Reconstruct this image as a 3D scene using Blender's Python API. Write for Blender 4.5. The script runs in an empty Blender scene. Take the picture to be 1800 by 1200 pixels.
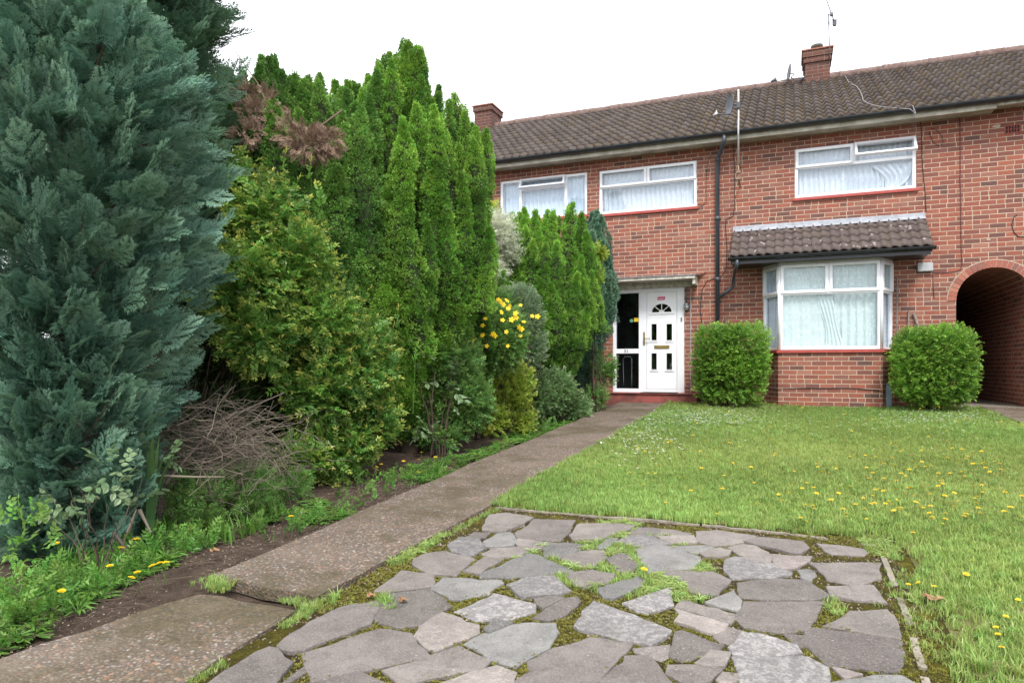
import bpy, math, random
import numpy as np
from mathutils import Vector, Matrix
random.seed(7); rng = np.random.default_rng(7)
sc = bpy.context.scene
COL = sc.collection
PI = math.pi
R_ = math.radians

# ------------------------------------------------------------------ camera geometry (used to measure real points from the photo)
F = 1200.; YH = 645.; YAW = R_(22.2); CY = -12.9; CZ = .65
CR = (math.cos(YAW), math.sin(YAW)); CW = (-math.sin(YAW), math.cos(YAW))
def ray(px, py):
    a = (px-900)/F; b = (YH-py)/F
    return (a*CR[0]+CW[0], a*CR[1]+CW[1], b)
def on_y(px, py, y=0.):
    d = ray(px, py); t = (y-CY)/d[1]; return Vector((d[0]*t, y, CZ+d[2]*t))
def wx(px, y=0.): return on_y(px, 600, y).x
SL = .045
def gz(y): return SL*min(y, 0.) if y > -16 else SL*-16
def on_g(px, py, off=0.):
    d = ray(px, py); t = (off+SL*CY-CZ)/(d[2]-SL*d[1]); return Vector((d[0]*t, CY+d[1]*t, CZ+d[2]*t))
def proj(x, y, z=0):
    dx, dy = x, y-CY
    a = dx*CR[0]+dy*CR[1]; w = dx*CW[0]+dy*CW[1]
    return 900+F*a/w, YH-F*(z-CZ)/w, w

# ------------------------------------------------------------------ node helpers
class NT:
    def __init__(s, name):
        s.m = bpy.data.materials.new(name); s.m.use_nodes = True
        s.t = s.m.node_tree; s.t.nodes.clear()
    def n(s, typ, **kw):
        nd = s.t.nodes.new(typ)
        for k, v in kw.items():
            if k == 'ins':
                for i, val in v.items():
                    if isinstance(val, bpy.types.NodeSocket): s.t.links.new(val, nd.inputs[i])
                    else: nd.inputs[i].default_value = val
            else: setattr(nd, k, v)
        return nd
    def math(s, op, a, b=0., c=None):
        ins = {0: a, 1: b}
        if c is not None: ins[2] = c
        return s.n('ShaderNodeMath', operation=op, ins=ins).outputs[0]
    def mix(s, f, a, b, blend='MIX'):
        nd = s.n('ShaderNodeMix', data_type='RGBA', blend_type=blend)
        for i, v in ((0, f), (6, a), (7, b)):
            if isinstance(v, bpy.types.NodeSocket): s.t.links.new(v, nd.inputs[i])
            else:
                nd.inputs[i].default_value = v if i == 0 else col4(v)
        return nd.outputs[2]
    def ramp(s, f, stops, interp='LINEAR'):
        nd = s.n('ShaderNodeValToRGB', ins={0: f}); cr = nd.color_ramp; cr.interpolation = interp
        while len(cr.elements) < len(stops): cr.elements.new(.5)
        for e, (p, c) in zip(cr.elements, stops): e.position = p; e.color = col4(c)
        return nd.outputs[0]
    def noise(s, vec, scale, detail=4, rough=.6, out=0):
        return s.n('ShaderNodeTexNoise', ins={'Vector': vec, 'Scale': scale, 'Detail': detail, 'Roughness': rough}).outputs[out]
    def vor(s, vec, scale, feature='F1', out='Distance', rnd=1.):
        nd = s.n('ShaderNodeTexVoronoi', feature=feature, ins={'Vector': vec, 'Scale': scale, 'Randomness': rnd})
        return nd.outputs[out]
    def objc(s): return s.n('ShaderNodeTexCoord').outputs['Object']
    def pos(s): return s.n('ShaderNodeNewGeometry').outputs['Position']
    def uv(s): return s.n('ShaderNodeUVMap', uv_map='uv').outputs[0]
    def bump(s, h, strength=.3, dist=.01):
        return s.n('ShaderNodeBump', ins={'Height': h, 'Strength': strength, 'Distance': dist}).outputs[0]
    def out(s, col, rough=.8, bump=None, metal=0., spec=.5, extra=None):
        p = s.n('ShaderNodeBsdfPrincipled')
        for k, v in (('Base Color', col), ('Roughness', rough), ('Metallic', metal), ('Specular IOR Level', spec)):
            if isinstance(v, bpy.types.NodeSocket): s.t.links.new(v, p.inputs[k])
            else: p.inputs[k].default_value = col4(v) if k == 'Base Color' else v
        if bump is not None: s.t.links.new(bump, p.inputs['Normal'])
        o = s.n('ShaderNodeOutputMaterial'); s.t.links.new(p.outputs[0], o.inputs[0])
        return s.m
def col4(c): return (c[0], c[1], c[2], 1.) if len(c) == 3 else c

M = {}
def simple(name, c, rough=.6, metal=0., var=.12, scale=8., bump=.1, spec=.5):
    t = NT(name); p = t.objc(); n = t.noise(p, scale, 5)
    d = tuple(v*(1-var*2) for v in c); e = tuple(min(1, v*(1+var)) for v in c)
    colr = t.ramp(n, [(.25, d), (.7, e)])
    M[name] = t.out(colr, rough, t.bump(t.noise(p, scale*12, 3), bump, .004), metal, spec)
    return M[name]
simple('upvc', (.80, .82, .86), .3, var=.04, bump=.02)
simple('gloss_white', (.84, .85, .88), .25, var=.03, bump=.02)
simple('gutter_black', (.022, .026, .032), .35, var=.25, scale=4)
simple('pipe_grey', (.055, .065, .08), .4, var=.2, scale=3)
simple('black_rubber', (.02, .022, .022), .8)
simple('dark_void', (.012, .012, .014), .9)
simple('brass', (.42, .31, .12), .35, metal=.8, var=.15)
simple('steel', (.55, .56, .57), .4, metal=.7, var=.2)
simple('rust_steel', (.28, .2, .14), .7, metal=.3, var=.4, scale=30)
simple('dish_grey', (.10, .11, .13), .5, var=.2)
simple('cable_black', (.03, .022, .022), .6)
simple('cable_white', (.30, .28, .29), .6)
simple('cable_red', (.12, .035, .035), .7)
simple('lamp_glass', (.45, .47, .48), .15, var=.2)
simple('lamp_metal', (.10, .10, .11), .4)
simple('sticker_yellow', (.75, .52, .03), .5, var=.05)
simple('sticker_green', (.12, .3, .2), .5, var=.05)
simple('sticker_pink', (.62, .04, .16), .5, var=.1)
simple('ink', (.03, .03, .035), .6)
simple('clay_red', (.28, .07, .05), .8, var=.3, scale=30, bump=.5)
simple('terracotta', (.30, .12, .07), .8, var=.3, scale=14, bump=.5)
simple('pot_grey', (.12, .11, .10), .85, var=.35, scale=14)
simple('mortar', (.42, .36, .28), .9, var=.2, scale=40, bump=.6)
simple('box_grey', (.42, .44, .46), .55, var=.1)
simple('pot_blue', (.16, .21, .25), .5, var=.1)
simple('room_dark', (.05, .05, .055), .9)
simple('stem_green', (.07, .12, .03), .7)
simple('petal_yellow', (.78, .55, .01), .6, var=.08)
simple('petal_white', (.75, .75, .72), .6, var=.05)
simple('dry_leaf', (.30, .17, .09), .8, var=.35, scale=60, bump=.5)
simple('wood_grey', (.22, .19, .165), .9, var=.35, scale=30, bump=.7)

def brick_mat(name='brick', soot=0.):
    t = NT(name); uv = t.uv()
    sep = t.n('ShaderNodeSeparateXYZ', ins={0: uv}); u, v = sep.outputs[0], sep.outputs[1]
    wn = t.n('ShaderNodeTexNoise', ins={'Vector': uv, 'Scale': 14., 'Detail': 2.})
    u = t.math('ADD', u, t.math('MULTIPLY', t.math('SUBTRACT', wn.outputs[0], .5), .006))
    v = t.math('ADD', v, t.math('MULTIPLY', t.math('SUBTRACT', t.noise(uv, 11., 2), .5), .005))
    vr = t.math('DIVIDE', v, .075); row = t.math('FLOOR', vr)
    rowh = t.n('ShaderNodeTexWhiteNoise', noise_dimensions='1D', ins={'W': row}).outputs[0]
    off = t.math('ADD', t.math('MULTIPLY', t.math('MODULO', t.math('ADD', row, 400.), 2.), .5), t.math('MULTIPLY', rowh, .10))
    ur = t.math('ADD', t.math('DIVIDE', u, .225), off); colr = t.math('FLOOR', ur); fu = t.math('FRACT', ur)
    cv = t.n('ShaderNodeCombineXYZ', ins={0: colr, 1: row, 2: 3.})
    h = t.n('ShaderNodeTexWhiteNoise', noise_dimensions='3D', ins={'Vector': cv.outputs[0]}).outputs[0]
    isplit = t.math('GREATER_THAN', h, .86)
    fu2 = t.math('FRACT', t.math('MULTIPLY', fu, 2.))
    du = t.math('MULTIPLY', t.math('MINIMUM', fu, t.math('SUBTRACT', 1., fu)), .225)
    du2 = t.math('MULTIPLY', t.math('MINIMUM', fu2, t.math('SUBTRACT', 1., fu2)), .1125)
    dmix = t.math('ADD', t.math('MULTIPLY', du2, isplit), t.math('MULTIPLY', du, t.math('SUBTRACT', 1., isplit)))
    fv = t.math('FRACT', vr); dv = t.math('MULTIPLY', t.math('MINIMUM', fv, t.math('SUBTRACT', 1., fv)), .075)
    d = t.math('MINIMUM', dmix, dv)
    d = t.math('ADD', d, t.math('MULTIPLY', t.math('SUBTRACT', t.noise(uv, 90., 3), .5), .004))
    mask = t.n('ShaderNodeMapRange', ins={0: d, 1: .0035, 2: .0072}).outputs[0]
    sub = t.math('MULTIPLY', isplit, t.math('GREATER_THAN', fu, .5))
    cv2 = t.n('ShaderNodeCombineXYZ', ins={0: colr, 1: row, 2: sub})
    h2 = t.n('ShaderNodeTexWhiteNoise', noise_dimensions='3D', ins={'Vector': cv2.outputs[0]})
    bc = t.ramp(h2.outputs[0], [(0., (.10, .055, .05)), (.09, (.17, .068, .052)), (.25, (.225, .074, .052)), (.5, (.28, .088, .058)),
                                (.68, (.33, .10, .060)), (.84, (.29, .125, .088)), (.94, (.22, .09, .075)), (1., (.36, .16, .11))])
    # weather: efflorescence and soot
    big = t.noise(uv, .9, 6, .65)
    bc = t.mix(t.n('ShaderNodeMapRange', ins={0: t.noise(uv, 22., 5, .7), 1: .35, 2: .75, 3: 0., 4: .45}).outputs[0], bc, (.15, .055, .05))
    bc = t.mix(t.n('ShaderNodeMapRange', ins={0: big, 1: .55, 2: .8, 3: 0., 4: .35}).outputs[0], bc, (.40, .25, .20))
    spots = t.n('ShaderNodeMapRange', ins={0: t.noise(uv, 60., 6, .8), 1: .66, 2: .76, 3: 0., 4: .4}).outputs[0]
    bc = t.mix(spots, bc, (.48, .38, .33))
    mc = t.ramp(t.noise(uv, 5., 5), [(.3, (.38, .285, .205)), (.7, (.54, .44, .33))])
    c = t.mix(mask, mc, t.mix(.09, bc, (.20, .155, .14)))
    if soot: c = t.mix(soot, c, (.06, .035, .032))
    hgt = t.math('ADD', mask, t.math('MULTIPLY', t.noise(uv, 120., 3), .35))
    M[name] = t.out(c, .88, t.bump(hgt, .55, .008), spec=.25)
brick_mat(); brick_mat('brick_sooty', .66)

def tile_mat(name, lichen, base=((.024, .019, .017), (.058, .045, .040))):
    t = NT(name); p = t.pos(); n = t.noise(p, 1.2, 6, .7); 
    c = t.ramp(t.noise(p, 9., 4), [(.3, base[0]), (.7, base[1])])
    tv = t.n('ShaderNodeAttribute', attribute_name='tint'); sp = t.n('ShaderNodeSeparateColor', ins={0: tv.outputs[0]})
    c = t.mix(t.math('MULTIPLY', sp.outputs[0], .45), c, (.115, .092, .084))
    moss = t.n('ShaderNodeMapRange', ins={0: t.math('ADD', t.noise(p, 4., 6, .75), t.math('MULTIPLY', sp.outputs[1], .14)), 1: .56, 2: .70, 3: 0., 4: .85}).outputs[0]
    c = t.mix(t.math('MULTIPLY', moss, .8 if lichen < .5 else .25), c, (.085, .058, .022))
    sp2 = t.vor(p, 9. if lichen > .5 else 14.); ln = t.noise(p, 6., 4)
    m = t.math('MULTIPLY', t.math('LESS_THAN', t.math('ADD', sp2, t.math('MULTIPLY', t.noise(p, 60., 3), .25)), .34 if lichen > .5 else .25), t.math('GREATER_THAN', ln, .52 if lichen > .5 else .58))
    c = t.mix(t.math('MULTIPLY', m, .75 if lichen > .5 else .4), c, (.42, .37, .35))
    M[name] = t.out(c, .85, t.bump(t.noise(p, 70., 4), .4, .006), spec=.3)
tile_mat('roof_tile', .2); tile_mat('bay_tile', .8, ((.060, .046, .043), (.115, .090, .084)))

def paint_mat(name, a, b, scale, r=.7):
    t = NT(name); p = t.pos(); n = t.noise(p, scale, 8, .7)
    M[name] = t.out(t.ramp(n, [(.38, a), (.62, b)]), r, t.bump(t.noise(p, 50., 4), .3, .005))
paint_mat('red_paint', (.30, .045, .035), (.42, .07, .055), 20, .5)
paint_mat('step_paint', (.13, .045, .035), (.30, .075, .06), 4, .75)
paint_mat('soffit', (.30, .28, .22), (.55, .53, .46), 3)
paint_mat('lead', (.24, .255, .29), (.37, .39, .43), 9, .6)
paint_mat('canopy_wood', (.30, .28, .22), (.62, .60, .55), 16)
paint_mat('ridge_tile', (.11, .062, .052), (.21, .15, .13), 14, .85)

def glass_mat():
    t = NT('glass'); g = t.n('ShaderNodeBsdfGlossy', ins={0: (.9, .95, 1., 1), 1: .02}); tr = t.n('ShaderNodeBsdfTransparent', ins={0: (.95, .97, .98, 1)})
    fr = t.n('ShaderNodeFresnel', ins={0: 1.5}); 
    m = t.n('ShaderNodeMixShader', ins={0: t.math('MULTIPLY', t.math('ADD', t.math('MULTIPLY', fr.outputs[0], 1.5), .04), t.math('SUBTRACT', 1., t.n('ShaderNodeNewGeometry').outputs['Backfacing'])), 1: tr.outputs[0], 2: g.outputs[0]})
    o = t.n('ShaderNodeOutputMaterial', ins={0: m.outputs[0]}); M['glass'] = t.m
glass_mat()
def net_mat(name, tintc, sc_):
    t = NT(name); uv = t.uv(); v = t.vor(uv, sc_); n = t.noise(uv, sc_*.8, 4)
    pat = t.n('ShaderNodeMapRange', ins={0: t.math('ADD', v, t.math('MULTIPLY', n, .5)), 1: .35, 2: .75}).outputs[0]
    c = t.mix(pat, tuple(min(1, x*1.08) for x in tintc), tuple(x*(.90 if name != 'lace_curtain' else .80) for x in tintc))
    M[name] = t.out(c, .9, spec=.1)
net_mat('net_curtain', (.70, .75, .82), 11.); net_mat('lace_curtain', (.66, .77, .75), 13.); net_mat('blue_curtain', (.72, .82, .93), 5.)

# ground surfaces
def ground_mats():
    t = NT('soil'); p = t.pos()
    c = t.ramp(t.noise(p, 9., 8, .75), [(.3, (.045, .032, .025)), (.5, (.095, .068, .052)), (.72, (.17, .125, .10))])
    c = t.mix(t.math('LESS_THAN', t.vor(p, 70.), .22), c, (.20, .14, .10))
    M['soil'] = t.out(c, .95, t.bump(t.noise(p, 45., 6, .8), 1., .03), spec=.15)
    t = NT('turf'); p = t.pos()
    c = t.ramp(t.noise(p, 3., 7, .75), [(.35, (.07, .075, .028)), (.5, (.12, .125, .04)), (.6, (.17, .13, .075)), (.75, (.11, .075, .045))])
    M['turf'] = t.out(c, .95, t.bump(t.noise(p, 60., 5), .8, .02), spec=.1)
    t = NT('aggregate_concrete'); p = t.pos()
    vc = t.n('ShaderNodeTexVoronoi', ins={'Vector': p, 'Scale': 75.})
    hv = t.n('ShaderNodeSeparateColor', ins={0: vc.outputs['Color']}).outputs[0]
    c = t.ramp(hv, [(0., (.07, .055, .045)), (.25, (.16, .12, .095)), (.45, (.25, .18, .14)), (.62, (.30, .155, .09)), (.8, (.27, .24, .22)), (.93, (.36, .30, .25)), (1., (.55, .52, .49))])
    edge = t.n('ShaderNodeMapRange', ins={0: vc.outputs['Distance'], 1: .35, 2: .6}).outputs[0]
    c = t.mix(edge, c, (.12, .10, .085))
    v2 = t.n('ShaderNodeTexVoronoi', ins={'Vector': p, 'Scale': 34.})
    h2 = t.n('ShaderNodeSeparateColor', ins={0: v2.outputs['Color']}).outputs[1]
    big = t.math('MULTIPLY', t.math('LESS_THAN', v2.outputs['Distance'], .33), t.math('GREATER_THAN', h2, .62))
    c = t.mix(t.math('MULTIPLY', big, .85), c, t.ramp(h2, [(.62, (.35, .17, .09)), (.75, (.42, .33, .25)), (.88, (.16, .13, .12)), (1., (.52, .48, .44))]))
    m1 = t.n('ShaderNodeMapRange', ins={0: t.noise(p, 1.3, 8, .72), 1: .47, 2: .58, 3: 0.05, 4: .8}).outputs[0]
    c = t.mix(m1, c, t.ramp(t.noise(p, 30., 5), [(.35, (.045, .042, .018)), (.65, (.105, .085, .04))]))
    m2 = t.n('ShaderNodeMapRange', ins={0: t.noise(p, 2.1, 5, .6), 1: .3, 2: .5, 3: .35, 4: 0.}).outputs[0]
    c = t.mix(m2, c, (.27, .22, .175)); c = t.mix(.24, c, (.085, .062, .048))
    M['aggregate_concrete'] = t.out(c, .85, t.bump(t.math('ADD', t.noise(p, 90., 4), t.math('MULTIPLY', vc.outputs['Distance'], -1.)), .7, .008), spec=.3)
    t = NT('moss'); p = t.pos()
    c = t.ramp(t.noise(p, 7., 8, .8), [(.28, (.035, .026, .018)), (.42, (.06, .045, .022)), (.52, (.085, .075, .014)), (.62, (.16, .145, .018)), (.70, (.13, .11, .025)), (.8, (.22, .165, .11))])
    M['moss'] = t.out(c, .95, t.bump(t.noise(p, 60., 6, .8), 1., .03), spec=.1)
    t = NT('kerb_concrete'); p = t.pos()
    c = t.ramp(t.noise(p, 12., 6, .7), [(.35, (.10, .09, .06)), (.6, (.27, .235, .195))])
    M['kerb_concrete'] = t.out(c, .9, t.bump(t.noise(p, 60., 5), .6, .01))
ground_mats()
def stone_mat(name, a, b, speck, veins=0.):
    t = NT(name); p = t.pos()
    oi = t.n('ShaderNodeObjectInfo').outputs['Random']
    pv = t.n('ShaderNodeVectorMath', operation='ADD', ins={0: p, 1: t.n('ShaderNodeCombineXYZ', ins={2: t.math('MULTIPLY', oi, 9.)}).outputs[0]}).outputs[0]
    c = t.ramp(t.noise(pv, 5., 7, .7), [(.32, a), (.68, b)])
    c = t.n('ShaderNodeHueSaturation', ins={0: t.math('ADD', .49, t.math('MULTIPLY', t.math('FRACT', t.math('MULTIPLY', oi, 7.3)), .02)), 1: .9, 2: t.math('ADD', .68, t.math('MULTIPLY', oi, .62)), 4: c}).outputs[0]
    c = t.mix(t.n('ShaderNodeMapRange', ins={0: t.noise(pv, 130., 3, .8), 1: .5, 2: .7, 3: 0., 4: .7}).outputs[0], c, speck)
    c = t.mix(t.n('ShaderNodeMapRange', ins={0: t.noise(pv, 110., 3, .8), 1: .30, 2: .46, 3: .6, 4: 0.}).outputs[0], c, tuple(v*.35 for v in a))
    if veins: 
        c = t.mix(t.n('ShaderNodeMapRange', ins={0: t.noise(pv, 28., 6, .85), 1: .48, 2: .56, 3: veins, 4: 0.}).outputs[0], c, (.09, .08, .085))
    m = t.n('ShaderNodeMapRange', ins={0: t.noise(pv, 2.6, 6, .7), 1: .6, 2: .75, 3: 0., 4: .5}).outputs[0]
    c = t.mix(m, c, (.11, .10, .065))
    lich = t.math('MULTIPLY', t.math('LESS_THAN', t.math('ADD', t.vor(pv, 34.), t.math('MULTIPLY', t.noise(pv, 80., 3), .3)), .30), t.math('GREATER_THAN', t.noise(pv, 7., 4), .56))
    c = t.mix(t.math('MULTIPLY', lich, .55), c, (.42, .42, .38))
    c = t.mix(t.n('ShaderNodeMapRange', ins={0: t.noise(pv, 14., 6, .75), 1: .52, 2: .68, 3: 0., 4: .45}).outputs[0], c, tuple(v*.5 for v in a))
    M[name] = t.out(c, .8, t.bump(t.math('ADD', t.noise(pv, 8., 4), t.math('MULTIPLY', t.noise(pv, 120., 5, .8), .6)), .9, .014), spec=.3)
stone_mat('slate_purple', (.135, .116, .106), (.235, .205, .186), (.36, .33, .31))
stone_mat('slate_grey', (.135, .13, .124), (.24, .232, .22), (.36, .355, .34))
stone_mat('stone_pale', (.24, .23, .22), (.38, .36, .345), (.50, .48, .46), .6)
stone_mat('stone_pink', (.22, .185, .165), (.37, .32, .29), (.52, .46, .43), .35)

def foliage(name, dark, mid, tip, tr=.25, rough=.5, hue=.02, spec=.35):
    t = NT(name); at = t.n('ShaderNodeAttribute', attribute_name='tint'); s = t.n('ShaderNodeSeparateColor', ins={0: at.outputs[0]})
    c = t.mix(s.outputs[0], dark, mid); c = t.mix(s.outputs[1], c, tip)  # dark bases and pale tips: shading contrast in the colour, plus new growth
    hs = t.n('ShaderNodeHueSaturation', ins={0: t.math('ADD', .5-hue, t.math('MULTIPLY', s.outputs[2], 2*hue)), 1: 1., 2: t.math('ADD', .8, t.math('MULTIPLY', s.outputs[2], .4)), 4: c}).outputs[0]
    p = t.n('ShaderNodeBsdfPrincipled', ins={'Base Color': hs, 'Roughness': rough, 'Specular IOR Level': spec})
    tl = t.n('ShaderNodeBsdfTranslucent', ins={0: hs})
    mx = t.n('ShaderNodeMixShader', ins={0: tr, 1: p.outputs[0], 2: tl.outputs[0]})
    t.n('ShaderNodeOutputMaterial', ins={0: mx.outputs[0]}); M[name] = t.m
foliage('cypress_blue', (.018, .062, .042), (.10, .235, .165), (.44, .68, .48), .22, .5, .03)
foliage('cypress_dark', (.020, .058, .038), (.065, .145, .085), (.18, .32, .17), .2, .5, .03)
foliage('conifer_bright', (.050, .145, .026), (.16, .35, .045), (.46, .74, .11), .3, .6, .015)
foliage('conifer_mid', (.040, .115, .028), (.125, .275, .050), (.36, .60, .12), .3, .6, .015)
foliage('juniper_blue', (.042, .115, .080), (.11, .23, .15), (.30, .48, .30), .25, .6)
foliage('dead_brown', (.13, .080, .055), (.27, .175, .13), (.38, .27, .20), .1, .8)
foliage('shrub_tips', (.075, .175, .035), (.20, .38, .07), (.66, .62, .14), .4, .3, .02)
foliage('shrub_box', (.070, .17, .022), (.18, .37, .045), (.48, .68, .12), .35, .42, .012)
foliage('leaf_green', (.10, .205, .055), (.19, .35, .085), (.32, .48, .13), .35, .32, .02)
foliage('leaf_fresh', (.080, .195, .035), (.14, .30, .05), (.24, .41, .085), .4, .4, .02)
foliage('leaf_grey', (.14, .22, .115), (.24, .33, .18), (.36, .43, .28), .2, .6)
foliage('leaf_golden', (.20, .30, .035), (.42, .50, .06), (.68, .68, .18), .3, .45, .02)
foliage('leaf_variegated', (.11, .21, .07), (.20, .33, .12), (.66, .70, .48), .3, .4, .01)
foliage('leaf_white', (.46, .50, .36), (.74, .76, .62), (.85, .86, .76), .3, .5, .01)
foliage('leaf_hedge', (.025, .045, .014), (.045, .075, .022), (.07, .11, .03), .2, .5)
foliage('grass_blade', (.18, .295, .065), (.35, .485, .13), (.66, .63, .34), .4, .5, .03, .2)
foliage('strap_leaf', (.035, .08, .03), (.06, .125, .045), (.12, .18, .06), .2, .4, .02)
foliage('leaf_broad', (.09, .16, .07), (.15, .25, .11), (.42, .48, .30), .3, .4, .01)
foliage('litter', (.07, .05, .038), (.15, .11, .08), (.2, .15, .1), 0., .95)
foliage('moss_tuft', (.09, .085, .02), (.165, .16, .028), (.25, .24, .05), .15, .9)
foliage('grit', (.12, .085, .065), (.30, .24, .19), (.3, .3, .3), 0., .95)
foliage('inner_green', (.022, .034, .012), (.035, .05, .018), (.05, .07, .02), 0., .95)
foliage('twig', (.095, .078, .060), (.19, .155, .125), (.24, .20, .165), 0., .9)
foliage('bark', (.06, .042, .032), (.10, .072, .055), (.10, .072, .055), 0., .95)

# ------------------------------------------------------------------ object helpers
def tag(o, label=None, cat=None, group=None, kind=None):
    if label: o['label'] = label
    if cat: o['category'] = cat
    if group: o['group'] = group
    if kind: o['kind'] = kind
    return o
def empty(name, loc=(0, 0, 0), parent=None):
    o = bpy.data.objects.new(name, None); COL.objects.link(o); o.location = loc; o.empty_display_size = .2
    if parent: o.parent = parent
    return o
def link(name, me, mat=None, parent=None):
    o = bpy.data.objects.new(name, me); COL.objects.link(o)
    if mat is not None: me.materials.append(M[mat])
    if parent is not None:
        o.parent = parent
        w = Matrix.Translation(parent.location)
        p = parent.parent
        while p is not None: w = Matrix.Translation(p.location) @ w; p = p.parent
        o.matrix_parent_inverse = w.inverted()
    return o
def auto_uv(me):
    uvl = me.uv_layers.new(name='uv')
    n = len(me.loops); co = np.empty(len(me.vertices)*3); me.vertices.foreach_get('co', co); co = co.reshape(-1, 3)
    li = np.empty(n, int); me.loops.foreach_get('vertex_index', li)
    uv = np.zeros((n, 2))
    for p in me.polygons:
        nn = p.normal; idx = range(p.loop_start, p.loop_start+p.loop_total)
        c = co[li[list(idx)]]
        if abs(nn.z) < .75:
            tx, ty = -nn.y, nn.x; l = math.hypot(tx, ty) or 1; tx /= l; ty /= l
            uv[list(idx), 0] = c[:, 0]*tx+c[:, 1]*ty; uv[list(idx), 1] = c[:, 2]
        else: uv[list(idx), 0] = c[:, 0]; uv[list(idx), 1] = c[:, 1]
    uvl.data.foreach_set('uv', uv.ravel())
class MB:
    def __init__(s): s.v = []; s.f = []; s.sm = []
    def add(s, vs, fs, smooth=False):
        b = len(s.v); s.v += [tuple(v) for v in vs]; s.f += [tuple(i+b for i in f) for f in fs]; s.sm += [smooth]*len(fs); return s
    def quad(s, *p): return s.add(p, [tuple(range(len(p)))])
    def box(s, a, b, bev=0.):
        x0, y0, z0 = a; x1, y1, z1 = b
        if bev <= 0:
            return s.add([(x0, y0, z0), (x1, y0, z0), (x1, y1, z0), (x0, y1, z0), (x0, y0, z1), (x1, y0, z1), (x1, y1, z1), (x0, y1, z1)],
                     [(0, 3, 2, 1), (4, 5, 6, 7), (0, 1, 5, 4), (1, 2, 6, 5), (2, 3, 7, 6), (3, 0, 4, 7)])
        import bmesh
        bm = bmesh.new(); bmesh.ops.create_cube(bm, size=1.)
        for v in bm.verts: v.co = Vector((x0+(v.co.x+.5)*(x1-x0), y0+(v.co.y+.5)*(y1-y0), z0+(v.co.z+.5)*(z1-z0)))
        bmesh.ops.bevel(bm, geom=bm.edges[:], offset=bev, segments=2, affect='EDGES')
        bm.verts.index_update(); s.add([v.co[:] for v in bm.verts], [[v.index for v in f.verts] for f in bm.faces]); bm.free(); return s
    def prism(s, pts, z0, z1):   # pts xy, ccw
        n = len(pts); v = [(x, y, z0) for x, y in pts]+[(x, y, z1) for x, y in pts]
        return s.add(v, [tuple(range(n-1, -1, -1)), tuple(range(n, 2*n))]+[(i, (i+1) % n, n+(i+1) % n, n+i) for i in range(n)])
    def tube(s, pts, r, seg=8, caps=True):
        pts = [Vector(p) for p in pts]; rs = r if isinstance(r, (list, tuple)) else [r]*len(pts); rings = []; up = None
        for i, p in enumerate(pts):
            d = (pts[min(i+1, len(pts)-1)]-pts[max(i-1, 0)]).normalized()
            a = d.orthogonal().normalized() if up is None else (up-d*up.dot(d)).normalized()
            up = a; b = d.cross(a)
            rings.append([p+(a*math.cos(2*PI*k/seg)+b*math.sin(2*PI*k/seg))*rs[i] for k in range(seg)])
        vs = [v for rg in rings for v in rg]; fs = []
        for i in range(len(pts)-1):
            for k in range(seg):
                k2 = (k+1) % seg; fs.append((i*seg+k, i*seg+k2, (i+1)*seg+k2, (i+1)*seg+k))
        if caps: fs += [tuple(range(seg-1, -1, -1)), tuple(range((len(pts)-1)*seg, len(pts)*seg))]
        return s.add(vs, fs, True)
    def lathe(s, prof, c, seg=20, axis=Vector((0, 0, 1))):
        c = Vector(c); axis = Vector(axis).normalized(); a = axis.orthogonal().normalized(); b = axis.cross(a); vs = []; fs = []
        for r, h in prof:
            for k in range(seg): vs.append(c+axis*h+(a*math.cos(2*PI*k/seg)+b*math.sin(2*PI*k/seg))*r)
        for i in range(len(prof)-1):
            for k in range(seg): k2 = (k+1) % seg; fs.append((i*seg+k, i*seg+k2, (i+1)*seg+k2, (i+1)*seg+k))
        return s.add(vs, fs, True)
    def xf(s, mat): s.v = [tuple(mat @ Vector(v)) for v in s.v]; return s
    def build(s, name, mat, parent=None, uv=False):
        me = bpy.data.meshes.new(name); me.from_pydata(s.v, [], s.f)
        me.polygons.foreach_set('use_smooth', s.sm); me.update()
        if uv: auto_uv(me)
        return link(name, me, mat, parent)

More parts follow.
